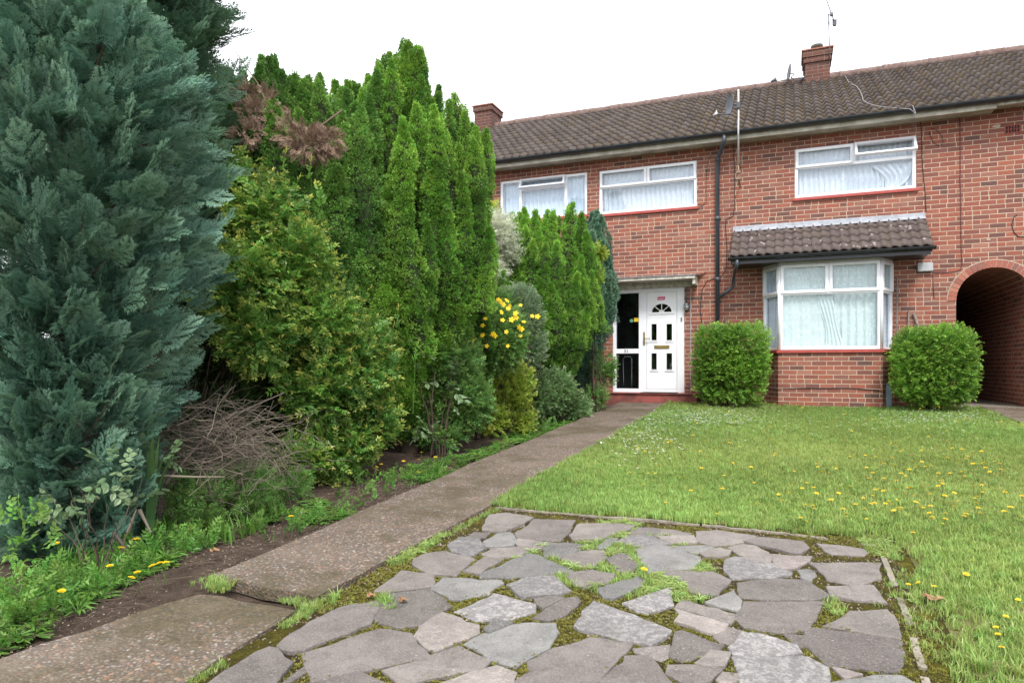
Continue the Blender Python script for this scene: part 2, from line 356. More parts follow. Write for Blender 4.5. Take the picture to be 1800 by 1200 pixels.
# ------------------------------------------------------------------ numpy foliage toolkit
def np_mesh(name, V, L, T, tint, mat, parent=None, smooth=False):
    me = bpy.data.meshes.new(name); me.vertices.add(len(V)); me.vertices.foreach_set('co', V.astype(np.float32).ravel())
    me.loops.add(len(L)); me.loops.foreach_set('vertex_index', L.astype(np.int32))
    me.polygons.add(len(T)); st = np.concatenate([[0], np.cumsum(T)[:-1]]).astype(np.int32)
    me.polygons.foreach_set('loop_start', st); me.polygons.foreach_set('loop_total', T.astype(np.int32))
    if smooth: me.polygons.foreach_set('use_smooth', np.ones(len(T), bool))
    if tint is not None:
        a = me.attributes.new('tint', 'FLOAT_COLOR', 'POINT'); c = np.ones((len(V), 4), np.float32); c[:, :3] = tint; a.data.foreach_set('color', c.ravel())
    me.update(calc_edges=True)
    return link(name, me, mat, parent)
class Tm:   # template: growth +Y, face normal +Z
    def __init__(s): s.V = []; s.L = []; s.T = []; s.g = []
    def face(s, pts, g):
        b = len(s.V); s.V += [tuple(p) for p in pts]; s.g += list(g); s.L += list(range(b, b+len(pts))); s.T.append(len(pts))
    def leaf(s, p, d, n, l, w, g0=0., g1=.3, fold=.15):
        p = Vector(p); d = Vector(d).normalized(); n = Vector(n); n = (n-d*n.dot(d)).normalized(); x = d.cross(n)
        m = p+d*l*.45; a = m-x*w*.5+n*w*fold; b = m+x*w*.5+n*w*fold; tp = p+d*l-n*l*.08
        s.face((p, tp, a), (g0, g1, (g0+g1)/2)); s.face((p, b, tp), (g0, (g0+g1)/2, g1))
    def dia(s, p, d, n, l, w, g0=0., g1=.3):
        p = Vector(p); d = Vector(d).normalized(); n = Vector(n); x = d.cross(n).normalized()
        m = p+d*l*.45; s.face((p, m+x*w*.5, p+d*l, m-x*w*.5), (g0, (g0+g1)/2, g1, (g0+g1)/2))
    def fin(s): s.V = np.array(s.V, float); s.L = np.array(s.L); s.T = np.array(s.T); s.g = np.array(s.g, float); return s
def norm(a): return a/np.maximum(np.linalg.norm(a, axis=-1, keepdims=True), 1e-9)
def frames(D, N):
    D = norm(D); Z = N-D*np.sum(N*D, -1, keepdims=True)
    bad = np.linalg.norm(Z, axis=-1) < 1e-3; Z[bad] = np.cross(D[bad], [1., .3, .2]); Z = norm(Z); X = np.cross(D, Z)
    return np.stack([X, D, Z], -1)
class Acc:
    def __init__(s): s.V = []; s.L = []; s.T = []; s.C = []; s.n = 0
    def put(s, tm, P, D, N, S, c0=None, c2=None, g=1.):
        P = np.asarray(P, float); m = len(P)
        if m == 0: return
        S = np.broadcast_to(np.asarray(S, float), (m,)); Rm = frames(np.asarray(D, float), np.asarray(N, float))
        V = np.einsum('mij,nj->mni', Rm, tm.V)*S[:, None, None]+P[:, None, :]
        k = len(tm.V); L = (np.arange(m)[:, None]*k+tm.L[None, :]).ravel()+s.n
        if c0 is None: c0 = rng.random(m)
        if c2 is None: c2 = rng.random(m)
        gg = np.broadcast_to(np.asarray(g, float), (m,))
        C = np.stack([np.repeat(c0, k), np.clip((gg[:, None]*tm.g[None, :]).ravel(), 0, 1), np.repeat(c2, k)], -1)
        s.V.append(V.reshape(-1, 3)); s.L.append(L); s.T.append(np.tile(tm.T, m)); s.C.append(C); s.n += m*k
    def tubes(s, lines, r0, r1, seg=4, c0=None):
        for ln in lines:
            ln = np.asarray(ln, float); k = len(ln); d = np.gradient(ln, axis=0); d = norm(d)
            a = norm(np.cross(d, [.31, .2, .93])); b = np.cross(d, a); rr = np.linspace(r0, r1, k) if not hasattr(r0, '__len__') else r0
            an = np.arange(seg)*2*PI/seg
            V = ln[:, None, :]+(a[:, None, :]*np.cos(an)[None, :, None]+b[:, None, :]*np.sin(an)[None, :, None])*rr[:, None, None]
            i, j = np.meshgrid(np.arange(k-1), np.arange(seg), indexing='ij'); j2 = (j+1) % seg
            q = np.stack([i*seg+j, i*seg+j2, (i+1)*seg+j2, (i+1)*seg+j], -1).reshape(-1)+s.n
            s.V.append(V.reshape(-1, 3)); s.L.append(q); s.T.append(np.full((k-1)*seg, 4))
            c = rng.random() if c0 is None else c0
            s.C.append(np.tile([[c, 0., rng.random()]], (k*seg, 1))); s.n += k*seg
    def build(s, name, mat, parent=None, smooth=False):
        return np_mesh(name, np.concatenate(s.V), np.concatenate(s.L), np.concatenate(s.T), np.concatenate(s.C), mat, parent, smooth)
def rdir(n):
    v = rng.normal(size=(n, 3)); return norm(v)
_k = rng.normal(size=(14, 3)); _ph = rng.random(14)*6.28
def lump(P, scale):
    s = np.zeros(len(P))
    for i in range(14): s += np.sin(P@(_k[i]*scale)+_ph[i])
    return s/5.

# templates
def T_spray(seed, n=7, sub=2):
    r = random.Random(seed); t = Tm()
    axis = lambda u: Vector((.10*math.sin(u*2+seed), u, -.16*u*u))
    up = Vector((0, 0, 1))
    t.dia((0, 0, 0), (0, 1, -.12), up, 1.0, .035, 0, .35)
    for i in range(n):
        u = .10+.84*i/(n-1)
        for sd in (-1, 1):
            uu = u+.03*sd; p = axis(uu); an = R_(r.uniform(34, 50))*sd
            L = (.52*(1-uu)**.75+.10)*r.uniform(.8, 1.2)
            d = Vector((math.sin(an), math.cos(an), r.uniform(-.22, .12)))
            t.dia(p, d, up, L, .062, .0, .8)
            for k in range(sub if L > .2 else 1):
                q = p+d.normalized()*L*(.35+.3*k)
                for s2 in (-1, 1):
                    a2 = an+s2*R_(38); d2 = Vector((math.sin(a2), math.cos(a2), d.z+r.uniform(-.1, .1)))
                    l2 = L*(.42-.1*k)
                    x = d2.cross(up).normalized()*.028
                    t.face((q-x, q+x, q+d2.normalized()*l2), (.3, .3, 1.))
    return t.fin()
SPR = [T_spray(i) for i in range(5)]; SPRC = [T_spray(10+i, 7, 1) for i in range(4)]
def T_knob(seed, n=54, wd=.17):   # a rounded tuft of short ferny blades, radius 1
    r = random.Random(seed); t = Tm()
    for i in range(n):
        z = r.uniform(-.55, 1); a = r.uniform(0, 2*PI); q = math.sqrt(1-z*z)
        o = Vector((q*math.cos(a), z, q*math.sin(a)))     # +Y is growth
        p = o*r.uniform(.35, .62); d = (o+Vector((0, .85, 0))+Vector((r.uniform(-.3, .3), r.uniform(-.2, .3), r.uniform(-.3, .3)))).normalized()
        x = Vector((r.gauss(0, 1), r.gauss(0, 1), r.gauss(0, 1)))
        l = r.uniform(.38, .66)
        t.dia(p, d, x, l, wd, 0., 1.)
    return t.fin()
KFINE = [T_knob(80+i, 17, .27) for i in range(6)]; KNOB = [T_knob(i) for i in range(2)]; KNOBS = [T_knob(30+i, 40) for i in range(4)]
def T_sprig(seed, n=8, ll=.32, lw=.155, curve=.1, opp=True, tipg=1.):
    r = random.Random(seed); t = Tm(); up = Vector((0, 0, 1))
    t.dia((0, 0, 0), (0, 1, 0), up, 1., .025, 0, .2)
    for i in range(n):
        u = .12+.86*i/(n-1); p = Vector((curve*math.sin(u*3), u, -.1*u*u))
        for sd in ((-1, 1) if opp else ((-1)**i,)):
            an = R_(r.uniform(35, 75))*sd; tw = r.uniform(-.5, .7)
            d = Vector((math.sin(an), math.cos(an), tw)); k = r.uniform(.75, 1.15)*(1-.35*u)
            t.leaf(p, d, up+Vector((r.uniform(-.5, .5), r.uniform(-.5, .5), 0)), ll*k, lw*k, max(0, u-.7)*tipg, max(0, u-.6)*2.3*tipg)
    t.leaf((0, .95, -.09), (0, 1, .2), up, ll*.7, lw*.6, .6*tipg, 1.*tipg)
    return t.fin()
SPRIG = [T_sprig(i) for i in range(5)]
SPRIGS = [T_sprig(20+i, 7, .34, .17) for i in range(4)]
SPRIGN = [T_sprig(40+i, 11, .30, .055, .05) for i in range(4)]
def T_bigleaf(seed, n=6):
    r = random.Random(seed); t = Tm()
    for i in range(n):
        u = .15+.8*i/n; a = R_(r.uniform(25, 80))*(-1)**i; d = Vector((math.sin(a), math.cos(a), r.uniform(-.6, .3))); p = Vector((0, u, 0)); up = Vector((r.uniform(-.4, .4), -.1, 1))
        d.normalize(); n_ = (up-d*up.dot(d)).normalized(); x = d.cross(n_); L = r.uniform(.3, .42); Wd = L*.6
        prof = [(0, 0), (.2, .36), (.45, .5), (.75, .3), (1, 0)]
        mid = [p+d*L*q[0]-n_*L*.1*q[0]**2 for q in prof]
        for k in range(4):
            for sd in (-1, 1):
                a0 = mid[k]+x*sd*Wd*prof[k][1]+n_*.02; a1 = mid[k+1]+x*sd*Wd*prof[k+1][1]+n_*.02
                t.face((mid[k], mid[k+1], a1, a0) if sd > 0 else (mid[k], a0, a1, mid[k+1]), (0, 0, 1, 1) if sd > 0 else (0, 1, 1, 0))
    t.dia((0, 0, 0), (0, 1, 0), (0, 0, 1), 1., .03, 0, 0)
    return t.fin()
BIGL = [T_bigleaf(i) for i in range(4)]
def T_grass(seed, n=9, spread=.6, w=.036, lean=.75):
    r = random.Random(seed); t = Tm()     # +Z is up here: use D=horizontal, N=up
    for i in range(n):
        a = r.uniform(0, 2*PI); b = Vector((math.cos(a), math.sin(a), 0)); q = r.uniform(0, 2*PI); p0 = Vector((math.cos(q), math.sin(q), 0))*r.uniform(0, spread)
        h = r.uniform(.55, 1.05); k = r.uniform(.1, lean); x = Vector((-b.y, b.x, 0))*w*r.uniform(.7, 1.3)
        p1 = p0+b*k*.3*h+Vector((0, 0, h*.55)); p2 = p0+b*k*h+Vector((0, 0, h*(1-.3*k)))
        g = r.choice((0, 0, .1, .9)) if r.random() < .35 else .1
        t.face((p0-x, p0+x, p1+x*.8, p1-x*.8), (0, 0, g*.5, g*.5)); t.face((p1-x*.8, p1+x*.8, p2), (g*.5, g*.5, g))
    return t.fin()
GR = [T_grass(i) for i in range(6)]; GRW = [T_grass(20+i, 22, .35, .028, 1.1) for i in range(4)]
def T_rosette(seed, n=11, w=.16, lift=.5):
    r = random.Random(seed); t = Tm()
    for i in range(n):
        a = 2*PI*i/n+r.uniform(-.3, .3); b = Vector((math.cos(a), math.sin(a), 0)); x = Vector((-b.y, b.x, 0)); L = r.uniform(.6, 1.05); lf = lift*r.uniform(.4, 1.4)
        pr = [(0, .15), (.3, .5), (.6, 1.), (.85, .7), (1., .02)]
        mid = [b*L*q[0]+Vector((0, 0, L*(lf*q[0]-lf*.75*q[0]**2))) for q in pr]
        for k in range(4):
            for sd in (-1, 1):
                e0 = mid[k]+x*sd*w*L*pr[k][1]+Vector((0, 0, .03)); e1 = mid[k+1]+x*sd*w*L*pr[k+1][1]+Vector((0, 0, .03))
                t.face((mid[k], mid[k+1], e1, e0), (.1, .2, .4, .3))
    return t.fin()
ROS = [T_rosette(i) for i in range(4)]; ROSN = [T_rosette(10+i, 16, .07, 1.1) for i in range(4)]

def pick(n, k): return rng.integers(0, k, n)
def put_mix(acc, tms, P, D, N, S, **kw):
    idx = pick(len(P), len(tms)); S = np.broadcast_to(S, (len(P),))
    for i, tm in enumerate(tms):
        m = idx == i
        acc.put(tm, P[m], D[m], N[m], S[m], **{k: (v[m] if hasattr(v, '__len__') else v) for k, v in kw.items()})
def blob_pts(c, r, n, p=2., lumps=.12, ls=3., shell=.25, zmin=None):
    d = rdir(n); r = np.array(r, float); rad = (np.abs(d/r)**p).sum(-1)**(-1./p)
    P = d*rad[:, None]; P = P*(1+lumps*lump(P+np.array(c), ls))[:, None]
    P = P*(1-shell*rng.random(n)**1.6)[:, None]
    Nn = norm(np.sign(d)*np.abs(P/r)**(p-1)/r) if p > 2 else norm(P/(r*r))
    P = P+np.array(c)
    if zmin is not None: m = P[:, 2] > zmin; P = P[m]; Nn = Nn[m]
    return P, Nn
def trunk_lines(root, n, h, spread, base):
    ls = []
    for i in range(n):
        a = random.uniform(0, 2*PI); k = random.uniform(.4, 1); pts = []
        x, y = base[0]+random.uniform(-.1, .1), base[1]+random.uniform(-.1, .1)
        hh = h*random.uniform(.6, 1)
        for q in range(8):
            u = q/7; pts.append((x+math.cos(a)*spread*k*u**1.2+random.uniform(-.02, .02), y+math.sin(a)*spread*k*u**1.2+random.uniform(-.02, .02), base[2]-.03+hh*u))
        ls.append(pts)
    return ls

# ------------------------------------------------------------------ leafy shrub
def shrub(name, label, base, blobs, tms, mat, size, cat='shrub', upb=.5, tipg=1., stems=10, stem_h=.7, stem_sp=.3, shell=.3, lumps=.14, ls=3., group=None, rand=.5, stem_r=.012, inner=.35, bark='bark'):
    root = empty(name, base); tag(root, label, cat, group)
    A = Acc()
    for b in blobs:
        c, r, n = b[:3]; p = b[3] if len(b) > 3 else 2.
        P, Nn = blob_pts(c, r, n, p, lumps, ls, shell, base[2]+.02)
        cl = np.clip(.5+.5*lump(P*1., 5.)+rng.normal(0, .2, len(P)), 0, 1)
        D = norm(Nn+np.array([0, 0, upb])+rdir(len(P))*rand)
        nn = norm(Nn*.4+np.array([0, 0, 1.])+rdir(len(P))*.5)
        put_mix(A, tms, P-D*size*.5, D, nn, size*rng.uniform(.7, 1.25, len(P)), c0=cl, g=tipg*rng.uniform(.2, 1.1, len(P)))
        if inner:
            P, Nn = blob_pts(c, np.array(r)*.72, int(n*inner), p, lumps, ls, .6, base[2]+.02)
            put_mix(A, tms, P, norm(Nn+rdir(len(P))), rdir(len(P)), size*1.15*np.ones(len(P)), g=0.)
    A.build('foliage', mat, root)
    B = Acc(); B.tubes(trunk_lines(root, stems, stem_h, stem_sp, base), stem_r, stem_r*.35, 5); B.build('stems', bark, root)
    return root

# ------------------------------------------------------------------ plume conifer (vertical ribs of knobbly tufts)
def plume_conifer(name, label, base, plumes, mat, kr=.034, dens=400, tms=None, start=.06, pr=.11, tips=.9, cat='conifer', rough=.42, inner=.65):
    root = empty(name, base); tag(root, label, cat); tms = tms or KFINE
    A = Acc(); B = Acc(); core = Acc(); bx, by, bz = base
    extra = []
    for (tx, ty, tz, w) in plumes:      # short spurs beside the main ribs
        for k in range(1):
            a = random.uniform(0, 2*PI); extra.append((tx+math.cos(a)*pr*1.25, ty+math.sin(a)*pr*1.25, bz+(tz-bz)*random.uniform(.62, .97), w*random.uniform(.6, .85)))
    for ip, (tx, ty, tz, w) in enumerate(plumes+extra):
        st = start if ip < len(plumes) else .62
        H = tz-bz; L = math.hypot(H, math.hypot(tx-bx, ty-by)); outer = math.hypot(tx-bx, ty-by) > .8*max(math.hypot(p[0]-bx, p[1]-by) for p in plumes)
        n = int(L*(1-st)*dens*(1 if outer else inner)*min(1, w**1.3)); wob = random.uniform(0, 6.28); amp = .05
        def axis(u): return bx+(tx-bx)*np.minimum(1, u*1.75)**.85+amp*np.sin(u*7+wob), by+(ty-by)*np.minimum(1, u*1.75)**.85+amp*np.cos(u*6+wob), bz+H*u
        def env(u): return pr*w*(.50+.62*np.sin(np.clip(u, 0, 1)*PI*.93+.1))*np.clip(1-np.clip((u-(1-.42/L))/(.42/L), 0, 1)**1.7, .08, 1)*(1+.16*np.sin(u*L*8+wob)+.10*np.sin(u*L*17+wob*3))
        u = st+(1-st)*(np.arange(n)+rng.random(n))/n; ax, ay, az = axis(u); th = rng.random(n)*2*PI
        e = env(u); c_, s_ = np.cos(th), np.sin(th)
        bump = 1+rough*lump(np.stack([ax+c_*e, ay+s_*e, az*1.], -1), 8.)*.8
        rr = e*bump*rng.uniform(.70, 1.08, n)
        P = np.stack([ax+c_*rr, ay+s_*rr, az], -1); out = np.stack([c_, s_, np.full(n, .85)], -1)
        c0 = np.clip(.5+.45*lump(P, 3.)+.25*lump(P, 12.)+rng.normal(0, .12, n), 0, 1)
        vx, vy = -bx, CY-by; vl = math.hypot(vx, vy); face = (c_*vx+s_*vy)/vl+.5*((tx-bx)*vx+(ty-by)*vy)/vl/max(.3, math.hypot(tx-bx, ty-by))
        kp = (face > -.5) | (rng.random(n) < .35); g_ = tips*rng.uniform(.3, 1.1, n)*np.clip((bump-.8)/.35, .1, 1)*(.6+.4*u); m_ = int(kp.sum())  # raised parts paler: shading contrast put into the tint besides new growth
        put_mix(A, tms, P[kp], out[kp]+rdir(m_)*.35, rdir(m_), kr*rng.uniform(.7, 1.3, m_), c0=c0[kp], g=g_[kp])
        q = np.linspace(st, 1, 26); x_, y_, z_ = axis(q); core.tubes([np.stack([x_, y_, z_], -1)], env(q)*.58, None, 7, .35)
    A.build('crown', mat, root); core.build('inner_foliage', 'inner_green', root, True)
    B.tubes([[(base[0]+random.uniform(-.02, .02), base[1], base[2]-.05+k*.15) for k in range(6)]], .10, .06, 8)
    B.build('trunk', 'bark', root)
    return root

# ------------------------------------------------------------------ flat-spray cypress
def spray_cypress(name, label, base, H, rad, nb, mat, tms, size, z_lo=.1, cat='conifer tree', per=13, blen=.6, arc=None, tipg=1.):
    root = empty(name, base); tag(root, label, cat)
    A = Acc(); B = Acc(); bx, by, bz = base
    lines = []
    for i in range(nb):
        u = z_lo+(1-z_lo)*random.random()**.95; z = bz+H*u; th = random.uniform(0, 2*PI) if arc is None else random.uniform(*arc)
        if (math.cos(th)*-bx+math.sin(th)*(CY-by))/math.hypot(bx, CY-by) < -.35 and random.random() < .55: continue
        Rr = rad(u)*(1+.13*math.sin(th*5+u*9)+.10*math.sin(th*11-u*17)+random.uniform(-.14, .08))
        L = blen*random.uniform(.7, 1.2)*min(1, .5+rad(u)); al = R_(random.uniform(5, 58)); deep = random.random() < .25
        if deep: Rr *= random.uniform(.35, .75)
        gp_ = lump(np.array([[math.cos(th)*Rr*1.0, math.sin(th)*Rr, z*1.]])*1., 2.6)[0]
        if gp_ < -.5 and random.random() < .85: Rr *= .72
        Rr *= 1+.10*gp_
        o = np.array([math.cos(th)*math.cos(al), math.sin(th)*math.cos(al), math.sin(al)])
        tip = np.array([bx+math.cos(th)*Rr, by+math.sin(th)*Rr, z]); st = tip-o*L
        nb_ = norm(np.array([math.cos(th)*.55+random.gauss(0, .5), math.sin(th)*.55+random.gauss(0, .5), .8]))
        o = norm(o); side = norm(np.cross(o, nb_)); nb_ = np.cross(side, o)
        s = np.linspace(.12, 1, per); sg = np.where(np.arange(per) % 2 == 0, 1., -1.); an = R_(48)*(1-s*.75)*sg
        P = st+o*(s*L)[:, None]+np.array([0, 0, -.10])*(s**2*L)[:, None]
        D = o*np.cos(an)[:, None]+side*np.sin(an)[:, None]+rdir(per)*.08
        N_ = np.tile(nb_, (per, 1))+rdir(per)*.22
        c0 = np.clip(random.random()*.8+.2*rng.random(per), 0, 1)
        put_mix(A, tms, P, D, N_, size*(1.15-.4*s)*rng.uniform(.8, 1.2, per), c0=c0, c2=np.full(per, random.random())*.6+rng.random(per)*.4, g=tipg*random.uniform(.1, 1.1)*(.5+.5*s))
        if i % 9 == 0: lines.append([tuple(st-o*L*.9), tuple(st), tuple(st+o*L*.5), tuple(tip)])
    B.tubes(lines, .007, .002, 4)
    B.tubes([[(bx+.05*math.sin(k), by+.04*math.cos(k*1.3), bz-.05+H*k/9) for k in range(10)]], .055, .015, 8)
    A.build('crown', mat, root); B.build('trunk', 'bark', root)
    return root

# ================================================================== GROUND
def grid_sheet(name, xs, ys, mat, off, rough=0., kind='structure', edge=None):
    m = MB(); nx, ny = len(xs), len(ys)
    for y in ys:
        for x in xs: m.v.append((x, y, gz(y)+off+(rough*math.sin(x*3.1+y*1.7)*math.sin(y*2.3-x) if rough else 0)))
    for j in range(ny-1):
        for i in range(nx-1): m.f.append((j*nx+i, j*nx+i+1, (j+1)*nx+i+1, (j+1)*nx+i)); m.sm.append(True)
    return tag(m.build(name, mat), kind=kind)
lin = lambda a, b, n: [a+(b-a)*i/(n-1) for i in range(n)]
XP = -2.03          # right edge of the path
g = grid_sheet('ground', [-400, -60, -20]+lin(-9, 9, 50)+[20, 60, 400], [-400, -60, -16]+lin(-15, 0, 44)+[8, 20, 60, 400], 'soil', -.05, .012)
# lawn sheet (two pieces joined: main and the strip right of the patio)
PX1, PY1 = .50, -8.36
ml = MB()
def sheet_into(m, xs, ys, off, rough):
    b = len(m.v); nx = len(xs)
    for y in ys:
        for x in xs: m.v.append((x, y, gz(y)+off+rough*(math.sin(x*2.1+y*1.3)+math.sin(y*3.3-x*1.9))))
    for j in range(len(ys)-1):
        for i in range(nx-1): m.f.append((b+j*nx+i, b+j*nx+i+1, b+(j+1)*nx+i+1, b+(j+1)*nx+i)); m.sm.append(True)
sheet_into(ml, lin(XP+.02, 2.72, 30), lin(PY1+.08, -.1, 40), .004, .003)
sheet_into(ml, lin(PX1+.10, 2.72, 14), lin(-14.5, PY1+.08, 26), .004, .003)
tag(ml.build('lawn', 'turf'), kind='structure')

# path: three cast slabs
m = MB()
def slab(m, pts, th=.06, off=.02):
    n = len(pts); top = [(x, y, gz(y)+off) for x, y in pts]; bot = [(x, y, gz(y)+off-th) for x, y in pts]
    m.add(top+bot, [tuple(range(n))]+[(i, n+i, n+(i+1) % n, (i+1) % n) for i in range(n)])
def rag(a, b, n, amp=.015): return [(a[0]+(b[0]-a[0])*i/n+random.uniform(-amp, amp), a[1]+(b[1]-a[1])*i/n+random.uniform(-amp, amp)) for i in range(n)]
def gp(px, py): v = on_g(px, py, .01); return (v.x, v.y)
a, b_, c, d = gp(560, 1052), gp(858, 893), gp(1080, 713), gp(368, 1018)
R1 = (XP, -.42); L1 = (-2.93, -.42)
far = rag(b_, R1, 12, .008)+rag(R1, L1, 3, .0)+rag(L1, (-2.86, -8.4), 16, .018)+rag((-2.86, -8.4), d, 4, .02)+rag(d, a, 4, .02)+rag(a, b_, 6, .012)
far = far[::1]
slab(m, far)
m.build('path', 'aggregate_concrete')['kind'] = 'structure'
m = MB(); e, f_, g1, h = gp(515, 1078), gp(330, 1200), gp(350, 1045), gp(0, 1163)
n1 = rag(e, g1, 4, .02)+rag(g1, h, 5, .02)+rag(h, (-2.95, -13.6), 6, .02)+rag((-2.95, -13.6), (-2.05, -13.6), 2, 0)+rag((-2.05, -13.6), f_, 6, .01)+rag(f_, e, 4, .012)
slab(m, n1)
m.build('path', 'aggregate_concrete')['kind'] = 'structure'
m = MB(); slab(m, [(2.80, -14), (4.3, -14), (4.3, 0), (2.80, 0)][::1]); m.build('driveway', 'aggregate_concrete')['kind'] = 'structure'
m = MB(); slab(m, [(2.0, .01), (3.9, .01), (3.9, 7.5), (2.0, 7.5)], .05, .016); m.build('passage_floor', 'kerb_concrete')['kind'] = 'structure'

# crazy paving
patio = empty('patio', (-.8, -10.5, 0)); patio['kind'] = 'structure'
m = MB(); jm = MB(); jx = lin(XP-.02, PX1+.16, 178); jy = lin(-13, PY1+.12, 312); JX, JY = np.meshgrid(jx, jy); Jp = np.stack([JX.ravel(), JY.ravel(), 0*JX.ravel()], -1)
Jz = SL*Jp[:, 1]+.003+.0045*lump(Jp, 9.)*.6+.004*lump(Jp, 31.)*.6+rng.normal(0, .0012, len(Jp)); Jp[:, 2] = Jz; ni = len(jx); I, J = np.meshgrid(np.arange(ni-1), np.arange(len(jy)-1)); b0 = (J*ni+I).ravel()
np_mesh('joint_moss', Jp, np.stack([b0, b0+1, b0+ni+1, b0+ni], -1).ravel(), np.full(len(b0), 4), None, 'moss', patio, True)
A_ = lambda l: [(350+x/3, 850+y/3) for x, y in l]
B_ = lambda l: [(850+x/3.428, 850+y/3.428) for x, y in l]
C_ = lambda l: [(1300+x/3.428, 850+y/3.428) for x, y in l]
P_, G_, W_, K_ = 'slate_purple', 'slate_grey', 'stone_pale', 'stone_pink'
